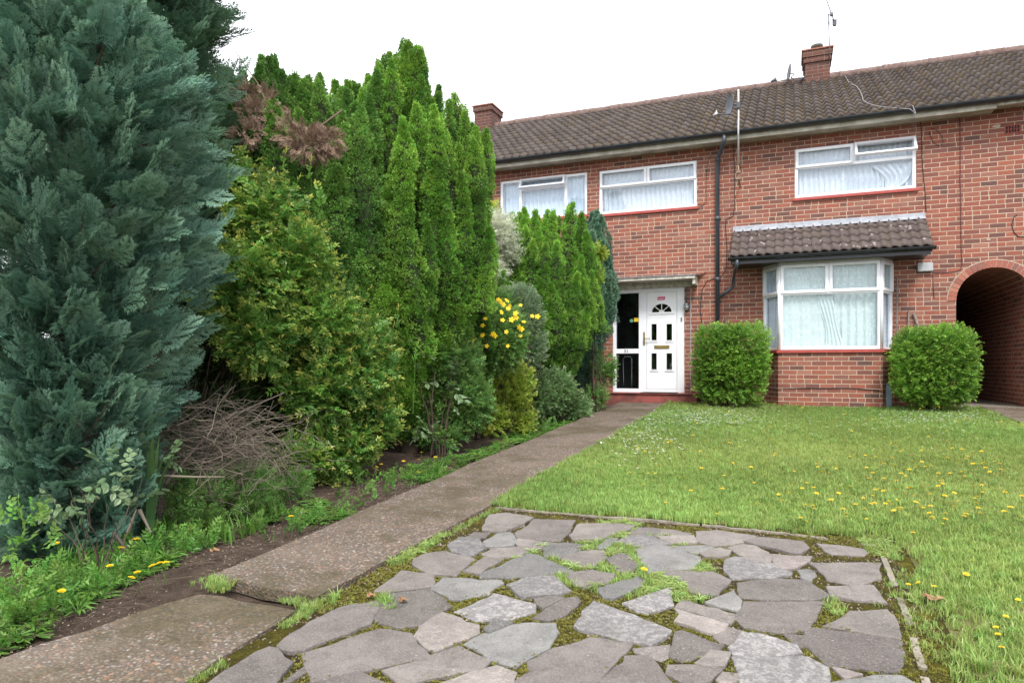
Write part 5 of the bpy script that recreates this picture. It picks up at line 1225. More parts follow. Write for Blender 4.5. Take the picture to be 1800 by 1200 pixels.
plume_conifer('upright_conifer', 'broad mid green conifer behind the yellow-tipped shrub, with browned dead patches near its top', B(*c), pl, 'conifer_mid', kr=.046, dens=560, pr=.125, tips=1.)
conifer_left = [o for o in bpy.data.objects if o.name.startswith('upright_conifer')][-1]
A = Acc()
for px, py, w, r, n in ((545, 258, 6.72, .20, 260), (515, 240, 6.75, .13, 90), (575, 250, 6.75, .14, 140), (450, 200, 6.8, .12, 70), (435, 235, 6.7, .12, 70), (470, 185, 6.9, .12, 80), (428, 165, 6.9, .10, 60)):
    v = at(px, py, w-.32); P, Nn = blob_pts(tuple(v), (r, r, r*.8), n, 2., .3, 8., .8); put_mix(A, SPRC, P, norm(Nn+np.array([.1, -.2, -.3])+rdir(len(P))*.5), rdir(len(P)), .10*rng.uniform(.6, 1.2, len(P)))
v0 = at(478, 215, 6.9)
A.tubes([[tuple(at(475, 200, 6.95)), tuple(at(455, 150, 6.95)), tuple(at(415, 92, 6.95))], [tuple(at(600, 195, 6.9)), tuple(at(565, 220, 6.6)), tuple(at(540, 245, 6.45))], [tuple(at(400, 200, 6.9)), tuple(at(430, 240, 6.8)), tuple(at(470, 300, 7.0))]], .010, .004, 5, .5)
A.build('dead_branches', 'dead_brown', conifer_left)

SIL2 = [(870, 430), (882, 384), (897, 396), (908, 372), (925, 378), (941, 366), (952, 385), (965, 372), (985, 366), (1000, 352), (1012, 372), (1028, 392), (1042, 415), (1056, 450), (1070, 500)]
sil2 = lambda px: float(np.interp(px, [s[0] for s in SIL2], [s[1] for s in SIL2]))
c = (-3.62, -2.55); pl = plumes_in(c[0], c[1], .66, .66, 30, sil2, .6)
for px, py, w in ((1000, 354, 11.), (1016, 370, 11.1), (941, 367, 10.9), (908, 373, 10.9), (960, 425, 10.4), (970, 430, 10.4)): v = at(px, py, w); pl.append((v.x, v.y, v.z-.03, 1.1))
plume_conifer('upright_conifer', 'smaller bright green knobbly conifer between the yellow-flowered shrub and the blue-green one by the door', B(*c), pl, 'conifer_bright', kr=.046, dens=560, pr=.130, tips=1.)
v = at(885, 470, 10.0); c = (v.x, v.y); pl = [(v.x+random.gauss(0, .14), v.y+random.gauss(0, .14), v.z-random.uniform(0, .6), .9) for i in range(14)]
plume_conifer('dwarf_conifer', 'small pointed green conifer just above the yellow flowers', B(*c), pl, 'conifer_bright', kr=.042, dens=420, pr=.08, tips=1.)
SIL3 = [(985, 420), (1005, 398), (1040, 385), (1052, 378), (1070, 386), (1080, 392), (1092, 430), (1103, 445), (1115, 520)]
sil3 = lambda px: float(np.interp(px, [s[0] for s in SIL3], [s[1] for s in SIL3]))
c = (-3.47, -1.38); pl = plumes_in(c[0], c[1], .50, .52, 36, sil3, .6)
plume_conifer('blue_conifer', 'blue-green feathery conifer beside the front door', B(*c), pl, 'juniper_blue', kr=.055, dens=420, pr=.12, tips=1.)

# flat-spray cypresses at the left
prof = lambda u: float(np.interp(u, [0, .05, .13, .24, .36, .50, .62, .74, .84, .93, 1.], [.42, .46, .48, .54, .66, .80, .86, .80, .60, .34, .1]))
spray_cypress('cypress_tree', 'large blue-green cypress nearest the camera at the left edge, its feathery sprays reaching the ground', B(-4.22, -10.02), 3.75, prof, 2300, 'cypress_blue', SPR, .135, .0, per=7, blen=.27)
prof2 = lambda u: float(np.interp(u, [0, .3, .6, .85, 1.], [.5, .60, .60, .45, .1]))
v = at(258, 300, 6.0); spray_cypress('cypress_tree', 'tall dark blue-green cypress rising behind the near one, against the sky', ng(v), 6.6, prof2, 1500, 'cypress_dark', SPR, .17, .25, per=8, blen=.42)
v = at(45, 300, 6.3); spray_cypress('cypress_tree', 'dark cypress half hidden behind the near one at the top left corner', ng(v), 6.6, lambda u: prof2(u)*1.25, 1000, 'cypress_dark', SPRC, .22, .12, per=11, blen=.45)

# yellow-tipped shrub
bl = []
for px, py, w, r, n in ((455, 390, 6.1, (.36, .34, .38), 620), (505, 470, 6.1, (.45, .40, .42), 900), (430, 500, 5.8, (.42, .38, .36), 700), (545, 560, 6.2, (.48, .42, .42), 950), (450, 590, 5.7, (.40, .34, .28), 480), (610, 640, 6.4, (.42, .38, .42), 900),
                        (560, 690, 6.1, (.34, .30, .30), 420), (635, 740, 6.5, (.36, .32, .36), 700), (590, 790, 6.2, (.34, .3, .26), 460), (520, 810, 5.9, (.26, .24, .2), 240), (405, 320, 6.2, (.22, .2, .3), 220)):
    bl.append((tuple(at(px, py, w)), r, int(n*.72)))
v = at(560, 800, 6.3); shrub('glossy_shrub', 'arching glossy green shrub with yellow and orange leaf tips in front of the tall conifers', ng(v), bl, SPRIG, 'shrub_tips', .18, stems=22, stem_h=1.3, stem_sp=.6, upb=.2, shell=.75, lumps=.32, ls=4.5, tipg=.95, inner=.12, rand=.8)
# shoots standing out of it
gs = [o for o in bpy.data.objects if o.name.startswith('glossy_shrub')][0]
for px, py in ((500, 285), (520, 330), (560, 345), (545, 300), (640, 520), (700, 560), (690, 590), (730, 620)):
    A = Acc(); p = np.array(at(px, py, 6.2)); d = norm(np.array([random.uniform(-.1, .6), -.2, random.uniform(.3, 1)])); A.put(SPRIG[1], [p-d*.1], [d], [[0, -.4, 1]], .22, g=1.2); A.tubes([[tuple(p-d*.5+np.array([0, .1, -.1])), tuple(p)]], .005, .003, 4); A.build('shoot', 'shrub_tips', gs)

# white variegated, yellow-flowered, grey, golden and creamy shrubs
v = at(858, 450, 10.2); shrub('white_leaved_shrub', 'shrub with narrow creamy white leaves showing between the tall and the small conifer', ng(v), [(tuple(at(868, 410, 10.2)), (.26, .26, .45), 420), (tuple(at(850, 480, 10.)), (.25, .25, .42), 420), (tuple(at(880, 440, 10.4)), (.22, .22, .4), 240)], SPRIGN, 'leaf_white', .20, stems=8, stem_h=2.2, stem_sp=.3, shell=.6, upb=-.1)
v = at(858, 372, 10.8); shrub('golden_shrub', 'small tuft of golden green leaves below the left upper window', ng(v), [(tuple(v), (.18, .18, .14), 170)], SPRIGS, 'leaf_golden', .12, stems=3, stem_h=2.7, stem_sp=.1)
bl = [(tuple(at(790, 630, 7.9)), (.44, .45, .38), 1600), (tuple(at(865, 600, 8.5)), (.48, .42, .44), 1700), (tuple(at(800, 700, 7.9)), (.48, .42, .40), 1200), (tuple(at(770, 760, 7.7)), (.30, .3, .3), 300), (tuple(at(850, 540, 9.2)), (.42, .35, .26), 900)]
v = at(830, 760, 8.7); fs = shrub('flowering_shrub', 'green shrub covered with large yellow open flowers beside the path', ng(v), bl, SPRIG, 'leaf_green', .145, stems=20, stem_h=1.0, stem_sp=.45, shell=.4, lumps=.2, tipg=.8)
def flower_mesh():
    m = MB(); 
    for k in range(5):
        a = 2*PI*k/5; d = Vector((math.cos(a), math.sin(a), 0)); s = Vector((-d.y, d.x, 0))
        m.add([(0, 0, 0), tuple(d*.5-s*.36+Vector((0, 0, .14))), tuple(d*.95-s*.26+Vector((0, 0, .12))), tuple(d*1.05+Vector((0, 0, .05))), tuple(d*.95+s*.26+Vector((0, 0, .12))), tuple(d*.5+s*.36+Vector((0, 0, .14)))], [(0, 1, 2, 3, 4, 5)])
    m.lathe([(.22, .05), (.2, .2), (.001, .26)], (0, 0, 0), 8)
    me = bpy.data.meshes.new('flower'); me.from_pydata(m.v, [], m.f); me.materials.append(M['petal_yellow']); return me
fme = flower_mesh()
fl = [(415, 470), (462, 512), (430, 530), (436, 567), (343, 592), (342, 638), (262, 658), (290, 660), (230, 618), (362, 688), (460, 688), (490, 548), (520, 640), (525, 610), (535, 575), (600, 550), (575, 548), (320, 485), (455, 475), (520, 497), (390, 632), (453, 622), (478, 565), (500, 555), (515, 600), (220, 685), (280, 552), (355, 560), (440, 495), (497, 535), (400, 640), (425, 480), (468, 500)]
camv = Vector((0, CY, CZ))
for (a_, b_2) in fl:
    px, py = 720+a_*.375, 350+b_2*.375; w = 7.72+(px-780)*.0058
    o = bpy.data.objects.new('flower', fme); COL.objects.link(o); p = at(px, py, w-.24); o.parent = fs; o.matrix_parent_inverse = Matrix.Translation(fs.location).inverted(); o.location = p
    n = (camv-p).normalized()+Vector((random.gauss(0, .4), random.gauss(0, .4), random.gauss(.35, .4))); o.rotation_euler = n.to_track_quat('Z', 'Y').to_euler(); o.scale = [random.uniform(.024, .037)]*3
v = at(912, 545, 9.3); shrub('grey_shrub', 'fine grey-green leaved shrub behind the yellow flowers', ng(v), [(tuple(at(912, 545, 9.4)), (.33, .3, .36), 700), (tuple(at(925, 610, 9.6)), (.26, .28, .4), 400)], SPRIGS, 'leaf_grey', .095, stems=10, stem_h=1.3, stem_sp=.25)
v = at(890, 720, 9.0); shrub('golden_shrub', 'low yellow and green leaved shrub below the yellow flowers, at the path edge', ng(v), [(tuple(at(890, 680, 9.1)), (.34, .32, .42), 750), (tuple(at(905, 740, 9.1)), (.26, .26, .26), 350), (tuple(at(860, 730, 8.8)), (.26, .26, .26), 300)], SPRIGS, 'leaf_golden', .105, stems=10, stem_h=.8, stem_sp=.3, lumps=.2, shell=.4)
v = at(985, 705, 10.4); shrub('variegated_shrub', 'low green and cream variegated shrub spreading at the path edge near the door', ng(v), [(tuple(at(970, 690, 10.3)), (.40, .34, .36), 560), (tuple(at(1000, 715, 10.5)), (.34, .3, .24), 300), (tuple(at(945, 700, 10.0)), (.26, .24, .3), 240)], SPRIG, 'leaf_variegated', .14, stems=10, stem_h=.7, stem_sp=.35, shell=.45, tipg=.55)
v = at(1045, 690, 11.3); shrub('flowering_shrub', 'thin straggly shrub with a few yellow flowers between the blue-green conifer and the step', ng(v), [(tuple(at(1062, 650, 11.5)), (.18, .2, .5), 230), (tuple(at(1045, 700, 11.3)), (.2, .2, .2), 120)], SPRIGS, 'leaf_green', .13, stems=9, stem_h=1.0, stem_sp=.2, shell=.6)
v = at(1046, 470, 11.2); shrub('golden_shrub', 'cream and yellow leaved spray against the small conifer, above the low shrubs', ng(v), [(tuple(at(1052, 445, 11.2)), (.08, .1, .26), 120), (tuple(at(1042, 490, 11.1)), (.1, .1, .2), 90)], SPRIGS, 'leaf_golden', .11, stems=3, stem_h=2.1, stem_sp=.08, shell=.7)
v = at(770, 700, 7.5); shrub('broadleaved_climber', 'climber with large pale-edged leaves beside the tall conifer', ng(v), [(tuple(at(735, 620, 7.3)), (.12, .14, .12), 6), (tuple(at(790, 690, 7.5)), (.24, .2, .28), 16), (tuple(at(745, 760, 7.2)), (.16, .16, .2), 8)], BIGL, 'leaf_broad', .20, stems=8, stem_h=1.3, stem_sp=.3, shell=.5, inner=0, tipg=.6, upb=-.2)
v = at(190, 860, 3.75); shrub('broadleaved_climber', 'pale-edged broad leaves on thin stems in front of the near cypress', ng(v), [(tuple(at(120, 880, 3.7)), (.16, .12, .10), 8), (tuple(at(190, 830, 3.8)), (.16, .12, .12), 8), (tuple(at(270, 800, 4.3)), (.14, .12, .10), 8), (tuple(at(245, 880, 4.)), (.08, .1, .1), 3)], BIGL, 'leaf_broad', .15, stems=9, stem_h=.55, stem_sp=.25, shell=.6, inner=0, tipg=.45, stem_r=.005, upb=.2)
v = at(400, 880, 4.9); shrub('low_bush', 'low soft green narrow-leaved bush between the dead branches and the path', ng(v), [(tuple(at(360, 880, 4.8)), (.24, .2, .16), 420), (tuple(at(430, 865, 5.05)), (.24, .2, .2), 460), (tuple(at(510, 855, 5.5)), (.14, .14, .14), 110)], SPRIGN, 'leaf_green', .12, stems=12, stem_h=.35, stem_sp=.25, shell=.5, upb=.9, tipg=1.2, inner=.4)
# back hedge: dark evergreens beyond
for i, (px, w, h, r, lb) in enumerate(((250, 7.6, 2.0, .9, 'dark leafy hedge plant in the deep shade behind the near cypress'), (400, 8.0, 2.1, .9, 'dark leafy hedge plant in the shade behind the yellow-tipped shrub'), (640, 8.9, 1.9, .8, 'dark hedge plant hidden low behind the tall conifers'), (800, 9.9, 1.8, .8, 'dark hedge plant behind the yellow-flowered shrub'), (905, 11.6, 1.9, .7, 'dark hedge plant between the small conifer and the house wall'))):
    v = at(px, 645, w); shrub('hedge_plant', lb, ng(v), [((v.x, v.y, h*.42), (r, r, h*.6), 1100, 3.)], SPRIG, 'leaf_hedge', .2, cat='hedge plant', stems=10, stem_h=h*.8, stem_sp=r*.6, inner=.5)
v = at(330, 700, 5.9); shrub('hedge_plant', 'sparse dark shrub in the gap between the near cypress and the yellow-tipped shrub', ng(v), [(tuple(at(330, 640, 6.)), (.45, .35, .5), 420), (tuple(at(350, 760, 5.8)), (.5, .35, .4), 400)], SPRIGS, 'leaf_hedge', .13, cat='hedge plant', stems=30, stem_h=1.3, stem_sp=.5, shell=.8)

# pile of dead branches
A = Acc(); ls = []
for i in range(560):
    px = random.gauss(395, 60); py = random.gauss(785, 38); w = random.uniform(4.6, 5.5)
    p = at(px, py, w); p.z = max(p.z, gz(p.y)+.02); a = random.gauss(.15, .8); L = random.uniform(.2, .62)
    d = Vector((math.cos(a)*CR[0]-math.sin(a)*.5, math.cos(a)*CR[1]+.3*math.sin(a), random.gauss(.12, .28))); pts = []; d.normalize(); q = p-d*L*.5
    kx = Vector((random.gauss(0, .5), random.gauss(0, .5), random.gauss(-.5, .5)))
    for k in range(9): pts.append((q.x, q.y, max(q.z, gz(q.y)+.01))); d = (d+kx*L/9+Vector((random.gauss(0, .15), random.gauss(0, .15), random.gauss(0, .15)))).normalized(); q = q+d*L/8
    ls.append(pts)
    if random.random() < .6: j = random.randint(3, 6); b0 = Vector(pts[j]); dd = (d+Vector((random.gauss(0, .6), random.gauss(0, .6), random.gauss(0, .6)))).normalized(); ls.append([tuple(b0+dd*L*.1*k+Vector((0, 0, -.004*k*k))) for k in range(4)])
A.tubes(ls, .0030, .0011, 4)
big = [[tuple(at(235, 870, 4.6)), tuple(at(300, 830, 4.7)), tuple(at(370, 800, 4.9)), tuple(at(480, 745, 5.1))], [tuple(at(260, 835, 4.4)), tuple(at(340, 838, 4.5)), tuple(at(395, 838, 4.6))], [tuple(at(290, 850, 4.6)), tuple(at(350, 780, 4.8)), tuple(at(430, 720, 5.1)), tuple(at(500, 690, 5.4))], [tuple(at(262, 760, 4.7)), tuple(at(258, 735, 4.7)), tuple(at(280, 710, 4.7))], [tuple(at(200, 935, 3.9)), tuple(at(225, 970, 3.9)), tuple(at(238, 975, 3.9))], [tuple(at(245, 895, 4.)), tuple(at(265, 935, 4.))], [tuple(at(225, 935, 4.)), tuple(at(240, 895, 4.))]]
A.tubes(big, .011, .005, 6)
o = A.build('branch_pile', 'twig', None, True); tag(o, 'heap of bare dead twigs and cut branches under the yellow-tipped shrub', 'branch pile')

# strap-leaved clumps
def strap(base, n, L, label, lean=.5, w=.022):
    A = Acc(); t = Tm()
    for i in range(n):
        a = random.uniform(0, 2*PI); b = Vector((math.cos(a), math.sin(a), 0)); l = L*random.uniform(.55, 1.1); k = random.uniform(.05, lean); x = Vector((-b.y, b.x, 0))*w*random.uniform(.7, 1.2); p0 = b*random.uniform(0, .05); N = 6; prev = None
        for q in range(N+1):
            u = q/N; p = p0+b*l*k*u**1.8+Vector((0, 0, l*(u-.35*k*u*u))); ww = (1-u**2.5)*.95+.02; cur = (p-x*ww, p+x*ww)
            if prev: t.face((prev[0], prev[1], cur[1], cur[0]), (u*.4,)*4)
            prev = cur
    t.fin(); A.put(t, [base], [[0, 1, 0]], [[0, 0, 1]], 1.)
    return tag(A.build('strap_leaf_plant', 'strap_leaf'), label, 'plant')
v = at(262, 900, 4.35); strap(ng(v), 16, .85, 'tall dark sword-leaved clump between the near cypress and the dead branches', .35)
v = at(335, 850, 4.9); strap(ng(v), 9, .75, 'sword leaves poking out through the heap of dead twigs', .9, .016)
v = at(765, 785, 7.6); strap(ng(v), 18, .62, 'clump of grassy sword leaves beside the path, below the yellow-flowered shrub', .6)

# ------------------------------------------------------------------ grass, weeds, flowers
def scat(n, fn):
    return np.array([p for p in (fn() for _ in range(n)) if p is not None])
def gzv(y): return SL*np.minimum(y, 0)
LY0 = PY1
def lawn_pts(n):
    x = rng.uniform(-2.06, 2.82, n); y = -.15-13*rng.random(n)
    vis = (x < .30*(y-CY)+.9); x, y = x[vis], y[vis]; n = len(x)
    d = np.hypot(x, y-CY); keep = rng.random(n) < np.clip(1.25-.085*d, .26, 1.)
    keep &= ~((y < LY0+.03) & (x < PX1+.08+.05*np.sin(y*7))); keep &= x < 2.80+.05*np.sin(y*5); keep &= x > XP-.03+.025*np.sin(y*9)
    bare = lump(np.stack([x, y, 0*x], -1), 1.1)+.35*lump(np.stack([x, y, 0*x+5], -1), 4.)
    edge = (np.abs(x-PX1-.12) < .14) & (y < LY0+.1) | ((y < LY0+.14) & (y > LY0) & (x < PX1+.3))
    keep &= (bare < 1.25) | (rng.random(n) < .45); keep &= ~edge | (rng.random(n) < .5)
    return x[keep], y[keep]
A = Acc(); x, y = lawn_pts(160000); n = len(x)
D = np.stack([rng.normal(size=n), rng.normal(size=n), np.zeros(n)], -1); pn = np.stack([x, y, np.zeros(n)], -1)
hgt = .043*(1+.38*lump(pn, 1.6)*.5+.25*lump(pn, 5.)*.5)*rng.uniform(.7, 1.45, n); hgt *= 1+.55*np.clip((y+2.2)/2., 0, 1)
hgt = np.clip(hgt, .02, .12)
dry = np.clip(.42+.42*lump(pn+2., 1.3)+.30*lump(pn, 6.), 0, 1)
put_mix(A, GR, np.stack([x, y, gzv(y)+.008], -1), D, np.tile([0, 0, 1.], (n, 1))+rng.normal(0, .12, (n, 3))*[1, 1, 0], hgt, c0=np.clip(.5+.4*lump(pn, 2.3)+rng.normal(0, .2, n), 0, 1), c2=np.clip(.5+.35*lump(pn+9, .9)+rng.normal(0, .15, n), 0, 1), g=.35+.9*dry)
# long coarse tufts
k = 2600; i = rng.integers(0, n, k)
put_mix(A, GRW, np.stack([x[i], y[i], gzv(y[i])+.005], -1), D[i], np.tile([0, 0, 1.], (k, 1)), hgt[i]*1.5)
tag(A.build('grass', 'grass_blade'), 'short green lawn grass', 'grass', kind='stuff')

# clover and broad weeds in the lawn
A = Acc(); x, y = lawn_pts(5200); n = len(x); put_mix(A, ROS, np.stack([x, y, gzv(y)+.02], -1), np.stack([rng.normal(size=n), rng.normal(size=n), 0*x], -1), np.tile([0, 0, 1.], (n, 1)), rng.uniform(.02, .045, n))
tag(A.build('lawn_weeds', 'leaf_fresh'), 'small broad-leaved weeds and clover through the lawn', 'weeds', kind='stuff')

# joints: grass and moss tufts between the stones, only where no stone lies
def in_poly(px, py, poly):
    X = np.array([p.x for p in poly]); Y = np.array([p.y for p in poly]); X2 = np.roll(X, -1); Y2 = np.roll(Y, -1); c = np.zeros(len(px), bool)
    for x0, y0, x1, y1 in zip(X, Y, X2, Y2):
        m_ = ((y0 > py) != (y1 > py)) & (px < (x1-x0)*(py-y0)/(y1-y0+1e-12)+x0); c ^= m_
    return c
n = 60000; x = rng.uniform(XP-.02, PX1+.05, n); y = rng.uniform(-12.6, PY1, n); ins = np.zeros(n, bool)
for c_, poly in stone_polys:
    bb_ = [min(p.x for p in poly), max(p.x for p in poly), min(p.y for p in poly), max(p.y for p in poly)]
    mk = (x > bb_[0]) & (x < bb_[1]) & (y > bb_[2]) & (y < bb_[3]) & ~ins
    if mk.any(): idx = np.where(mk)[0]; ins[idx[in_poly(x[idx], y[idx], poly)]] = True
x, y = x[~ins], y[~ins]; pn = np.stack([x, y, 0*x], -1); f = lump(pn, 2.1)+.5*lump(pn+4, 6.)
# the middle of the patio is more overgrown
cxm, cym, _ = on_g(1060, 1010); g0 = .9*np.exp(-((x-cxm)**2+(y-cym)**2)/.22)+.8*(np.abs(x-XP) < .06)+.5*(x > PX1-.12)
cx2, cy2, _ = on_g(1470, 1060); g0 += .9*np.exp(-((x-cx2)**2/.01+(y-cy2)**2/.12))
A = Acc(); mt = Tm(); rr_ = random.Random(3)
for i in range(9):
    a = rr_.uniform(0, 6.28); d_ = Vector((math.cos(a)*.7, math.sin(a)*.7, rr_.uniform(.5, 1.2))); mt.dia((math.cos(a)*.2, math.sin(a)*.2, 0), d_, (rr_.gauss(0, 1), rr_.gauss(0, 1), rr_.gauss(0, 1)), 1., .45, 0, 1.)
mt.fin(); km = (lump(pn+11, 3.) > -.25) & (rng.random(len(x)) < .9); n = km.sum()
A.put(mt, np.stack([x[km], y[km], gzv(y[km])+.002], -1), np.stack([rng.normal(size=n), rng.normal(size=n), np.zeros(n)], -1), np.tile([0, 0, 1.], (n, 1)), rng.uniform(.005, .013, n), c0=np.clip(.5+.5*lump(pn[km], 5.), 0, 1))
jx_, jy_ = x[km]+rng.normal(0, .012, n), y[km]+rng.normal(0, .012, n); hm = rng.random(n) < .3; nh = hm.sum()
A.put(mt, np.stack([jx_[hm], jy_[hm], gzv(jy_[hm])+.013], -1), np.stack([rng.normal(size=nh), rng.normal(size=nh), np.zeros(nh)], -1), np.tile([0, 0, 1.], (nh, 1)), rng.uniform(.004, .009, nh))
tag(A.build('joint_moss_tufts', 'moss_tuft'), 'yellow-green moss cushions in the joints of the crazy paving', 'moss', kind='stuff')
A = Acc(); gr = Tm(); gr.face(((-.6, -.5, 0), (.6, -.4, 0), (0, 0, .7)), (0, 0, 0)); gr.face(((.6, -.4, 0), (.2, .7, 0), (0, 0, .7)), (0, 0, 0)); gr.face(((.2, .7, 0), (-.6, -.5, 0), (0, 0, .7)), (0, 0, 0)); gr.fin()
km = rng.random(len(x)) < .25; xx = np.concatenate([x[km], rng.uniform(-3.6, -2.9, 2600)]); yy = np.concatenate([y[km], rng.uniform(-11.6, -6, 2600)]); n = len(xx)
A.put(gr, np.stack([xx, yy, gzv(yy)+np.where(xx < -2.5, -.045, .004)], -1), np.stack([rng.normal(size=n), rng.normal(size=n), np.zeros(n)], -1), np.tile([0, 0, 1.], (n, 1)), rng.uniform(.003, .011, n)); tag(A.build('grit', 'grit'), 'loose grit and crumbs of soil', 'grit', kind='stuff')
keep = (f+g0*1.1 > .98) & (rng.random(len(x)) < .55)
x1_, y1_, g1_ = x[keep], y[keep], g0[keep]; n = len(x1_); A = Acc()
put_mix(A, GR, np.stack([x1_, y1_, gzv(y1_)], -1), np.stack([rng.normal(size=n), rng.normal(size=n), 0*x1_], -1), np.tile([0, 0, 1.], (n, 1))+rng.normal(0, .2, (n, 3))*[1, 1, 0], rng.uniform(.018, .042, n)*(1+.35*np.clip(g1_, 0, 1)))
q = rng.random(n) < .10; m_ = q.sum(); put_mix(A, ROS+ROSN, np.stack([x1_[q], y1_[q], gzv(y1_[q])+.008], -1), np.stack([rng.normal(size=m_), rng.normal(size=m_), np.zeros(m_)], -1), np.tile([0, 0, 1.], (m_, 1)), rng.uniform(.025, .06, m_))
# along the path's right edge and the break between its slabs
def line_tufts(A, a, b, n, wd, h, tms=GR, z=.0):
    u = rng.random(n); x = a[0]+(b[0]-a[0])*u+rng.normal(0, wd, n); y = a[1]+(b[1]-a[1])*u+rng.normal(0, wd, n)
    k = lump(np.stack([x, y, 0*x], -1), 6.) > .0; x, y = x[k], y[k]; n = len(x)
    put_mix(A, tms, np.stack([x, y, gzv(y)+z], -1), np.stack([rng.normal(size=n), rng.normal(size=n), 0*x], -1), np.tile([0, 0, 1.], (n, 1))+rng.normal(0, .2, (n, 3))*[1, 1, 0], rng.uniform(.6, 1.3, n)*h)
line_tufts(A, gp(872, 893), gp(575, 1052), 420, .016, .026); line_tufts(A, gp(575, 1052), gp(330, 1200), 420, .018, .027); line_tufts(A, gp(365, 1025), gp(575, 1064), 300, .03, .024); line_tufts(A, gp(360, 1020), gp(450, 1045), 50, .03, .05, GRW); line_tufts(A, gp(590, 1050), gp(690, 1060), 60, .03, .06, GRW)
line_tufts(A, (PX1+.03, -8.5), (PX1, -12.), 500, .06, .035); line_tufts(A, (XP, PY1+.03), (PX1, PY1+.04), 300, .025, .03)
tag(A.build('joint_grass', 'grass_blade'), 'grass and small weeds growing in the joints of the crazy paving', 'grass', kind='stuff')

# weeds along the bed
A = Acc()
def bed(n, x0, x1, y0, y1): return rng.uniform(x0, x1, n), rng.uniform(y0, y1, n)
def wput(tms, x, y, s, z=.0):
    n = len(x); put_mix(A, tms, np.stack([x, y, gzv(y)+z-.045], -1), np.stack([rng.normal(size=n), rng.normal(size=n), 0*x], -1), np.tile([0, 0, 1.], (n, 1))+rng.normal(0, .15, (n, 3))*[1, 1, 0], s)
x, y = bed(850, -3.9, -3.02, -11.7, -9.95); k = (x < -3.02-.30*np.clip((y+11.1), 0, 1)) & (lump(np.stack([x, y, 0*x], -1), 2.5) > -.6); x, y = x[k], y[k]; wput(ROSN+ROS, x, y, rng.uniform(.05, .13, len(x)))
x, y = bed(80, -3.8, -3.1, -11.6, -9.9); k = x < -3.1-.4*np.clip((y+11.1), 0, 1); wput(GRW, x[k], y[k], rng.uniform(.06, .15, k.sum()))
x, y = bed(420, -3.5, -3.0, -9.9, -7.0); k = lump(np.stack([x, y, 0*x], -1), 3.) > .1+.6*(y < -9.0); wput(ROSN+ROS, x[k], y[k], rng.uniform(.04, .12, k.sum()))
x, y = bed(260, -3.5, -2.98, -7.9, -1.2); k = lump(np.stack([x, y, 0*x], -1), 3.) > -.2; wput(GRW+ROSN, x[k], y[k], rng.uniform(.05, .13, k.sum()))
x, y = bed(520, -3.75, -3.05, -11.5, -9.6); k = (x < -3.05-.25*np.clip((y+11.1), 0, 1)) & (lump(np.stack([x, y, 0*x], -1), 3.5) > -.2); x, y = x[k], y[k]; n = len(x)
put_mix(A, SPRIG+SPRIGN, np.stack([x, y, gzv(y)-.04], -1), np.stack([rng.normal(0, .6, n), rng.normal(0, .6, n), np.ones(n)], -1), rdir(n), rng.uniform(.07, .17, n))
x, y = bed(380, -3.5, -3.0, -9.6, -1.4); k = lump(np.stack([x, y, 0*x], -1), 3.5) > .1; x, y = x[k], y[k]; n = len(x)
put_mix(A, SPRIG+SPRIGN, np.stack([x, y, gzv(y)-.04], -1), np.stack([rng.normal(0, .6, n), rng.normal(0, .6, n), np.ones(n)], -1), rdir(n), rng.uniform(.07, .16, n))
x, y = bed(200, -3.3, -2.92, -6.5, -1.2); wput(ROS, x, y, rng.uniform(.06, .14, len(x)))
x, y = bed(30, -4., -3.3, -10.4, -8.8); wput(GRW, x, y, rng.uniform(.1, .22, len(x)))
tag(A.build('bed_weeds', 'leaf_fresh'), 'bright green weeds and coarse grass along the soil bed beside the path', 'weeds', kind='stuff')
v = at(45, 1080, 2.95); shrub('low_bush', 'low fresh green round-leaved plant at the very bottom left beside the path', ng(v), [(tuple(at(20, 1030, 3.0)), (.12, .12, .10), 40), (tuple(at(40, 1080, 3.)), (.12, .10, .08), 40)], BIGL, 'leaf_fresh', .06, stems=5, stem_h=.15, stem_sp=.08, stem_r=.004, inner=0)
v = at(30, 960, 3.2); shrub('low_bush', 'clump of tall upright green leaves at the left edge under the near cypress', ng(v), [(tuple(at(40, 940, 3.2)), (.14, .12, .14), 34)], BIGL, 'leaf_fresh', .08, stems=6, stem_h=.25, stem_sp=.1, stem_r=.004, inner=0, upb=.8)
# litter on the soil: twigs
A = Acc(); ls = []
for i in range(1500):
    x, y = random.uniform(-3.8, -2.92), random.uniform(-11.6, -5.); a = random.uniform(0, PI*2); L = random.uniform(.03, .16); ls.append([(x+math.cos(a)*L*k/3, y+math.sin(a)*L*k/3+random.gauss(0, .005), gz(y)-.03+random.uniform(0, .012)) for k in range(4)])
A.tubes(ls, .0016, .001, 4); tag(A.build('twig_litter', 'litter'), 'fine dead twigs littering the soil', 'litter', kind='stuff')

# yellow flower heads of the lawn, each its own object
def dandelion_mesh(h, seed):
    r = random.Random(seed); m = MB(); lean = r.uniform(-.02, .02)
    m.tube([(0, 0, 0), (lean*.5, 0, h*.5), (lean, 0, h)], .0016, 5); n0 = len(m.f)
    for ring, (rad, up, k) in enumerate(((.017, .001, 13), (.012, .004, 10), (.006, .006, 6))):
        for i in range(k):
            a = 2*PI*(i+.5*ring)/k; b = 2*PI*(i+.42+.5*ring)/k; c0 = 2*PI*(i-.42+.5*ring)/k
            m.add([(lean, 0, h), (lean+rad*math.cos(c0), rad*math.sin(c0), h+up), (lean+rad*1.08*math.cos(a), rad*1.08*math.sin(a), h+up+.001), (lean+rad*math.cos(b), rad*math.sin(b), h+up)], [(0, 1, 2, 3)])
    me = bpy.data.meshes.new('dandelion'); me.from_pydata(m.v, [], m.f); me.materials.append(M['stem_green']); me.materials.append(M['petal_yellow'])
    me.polygons.foreach_set('material_index', [0 if i < n0 else 1 for i in range(len(m.f))]); return me
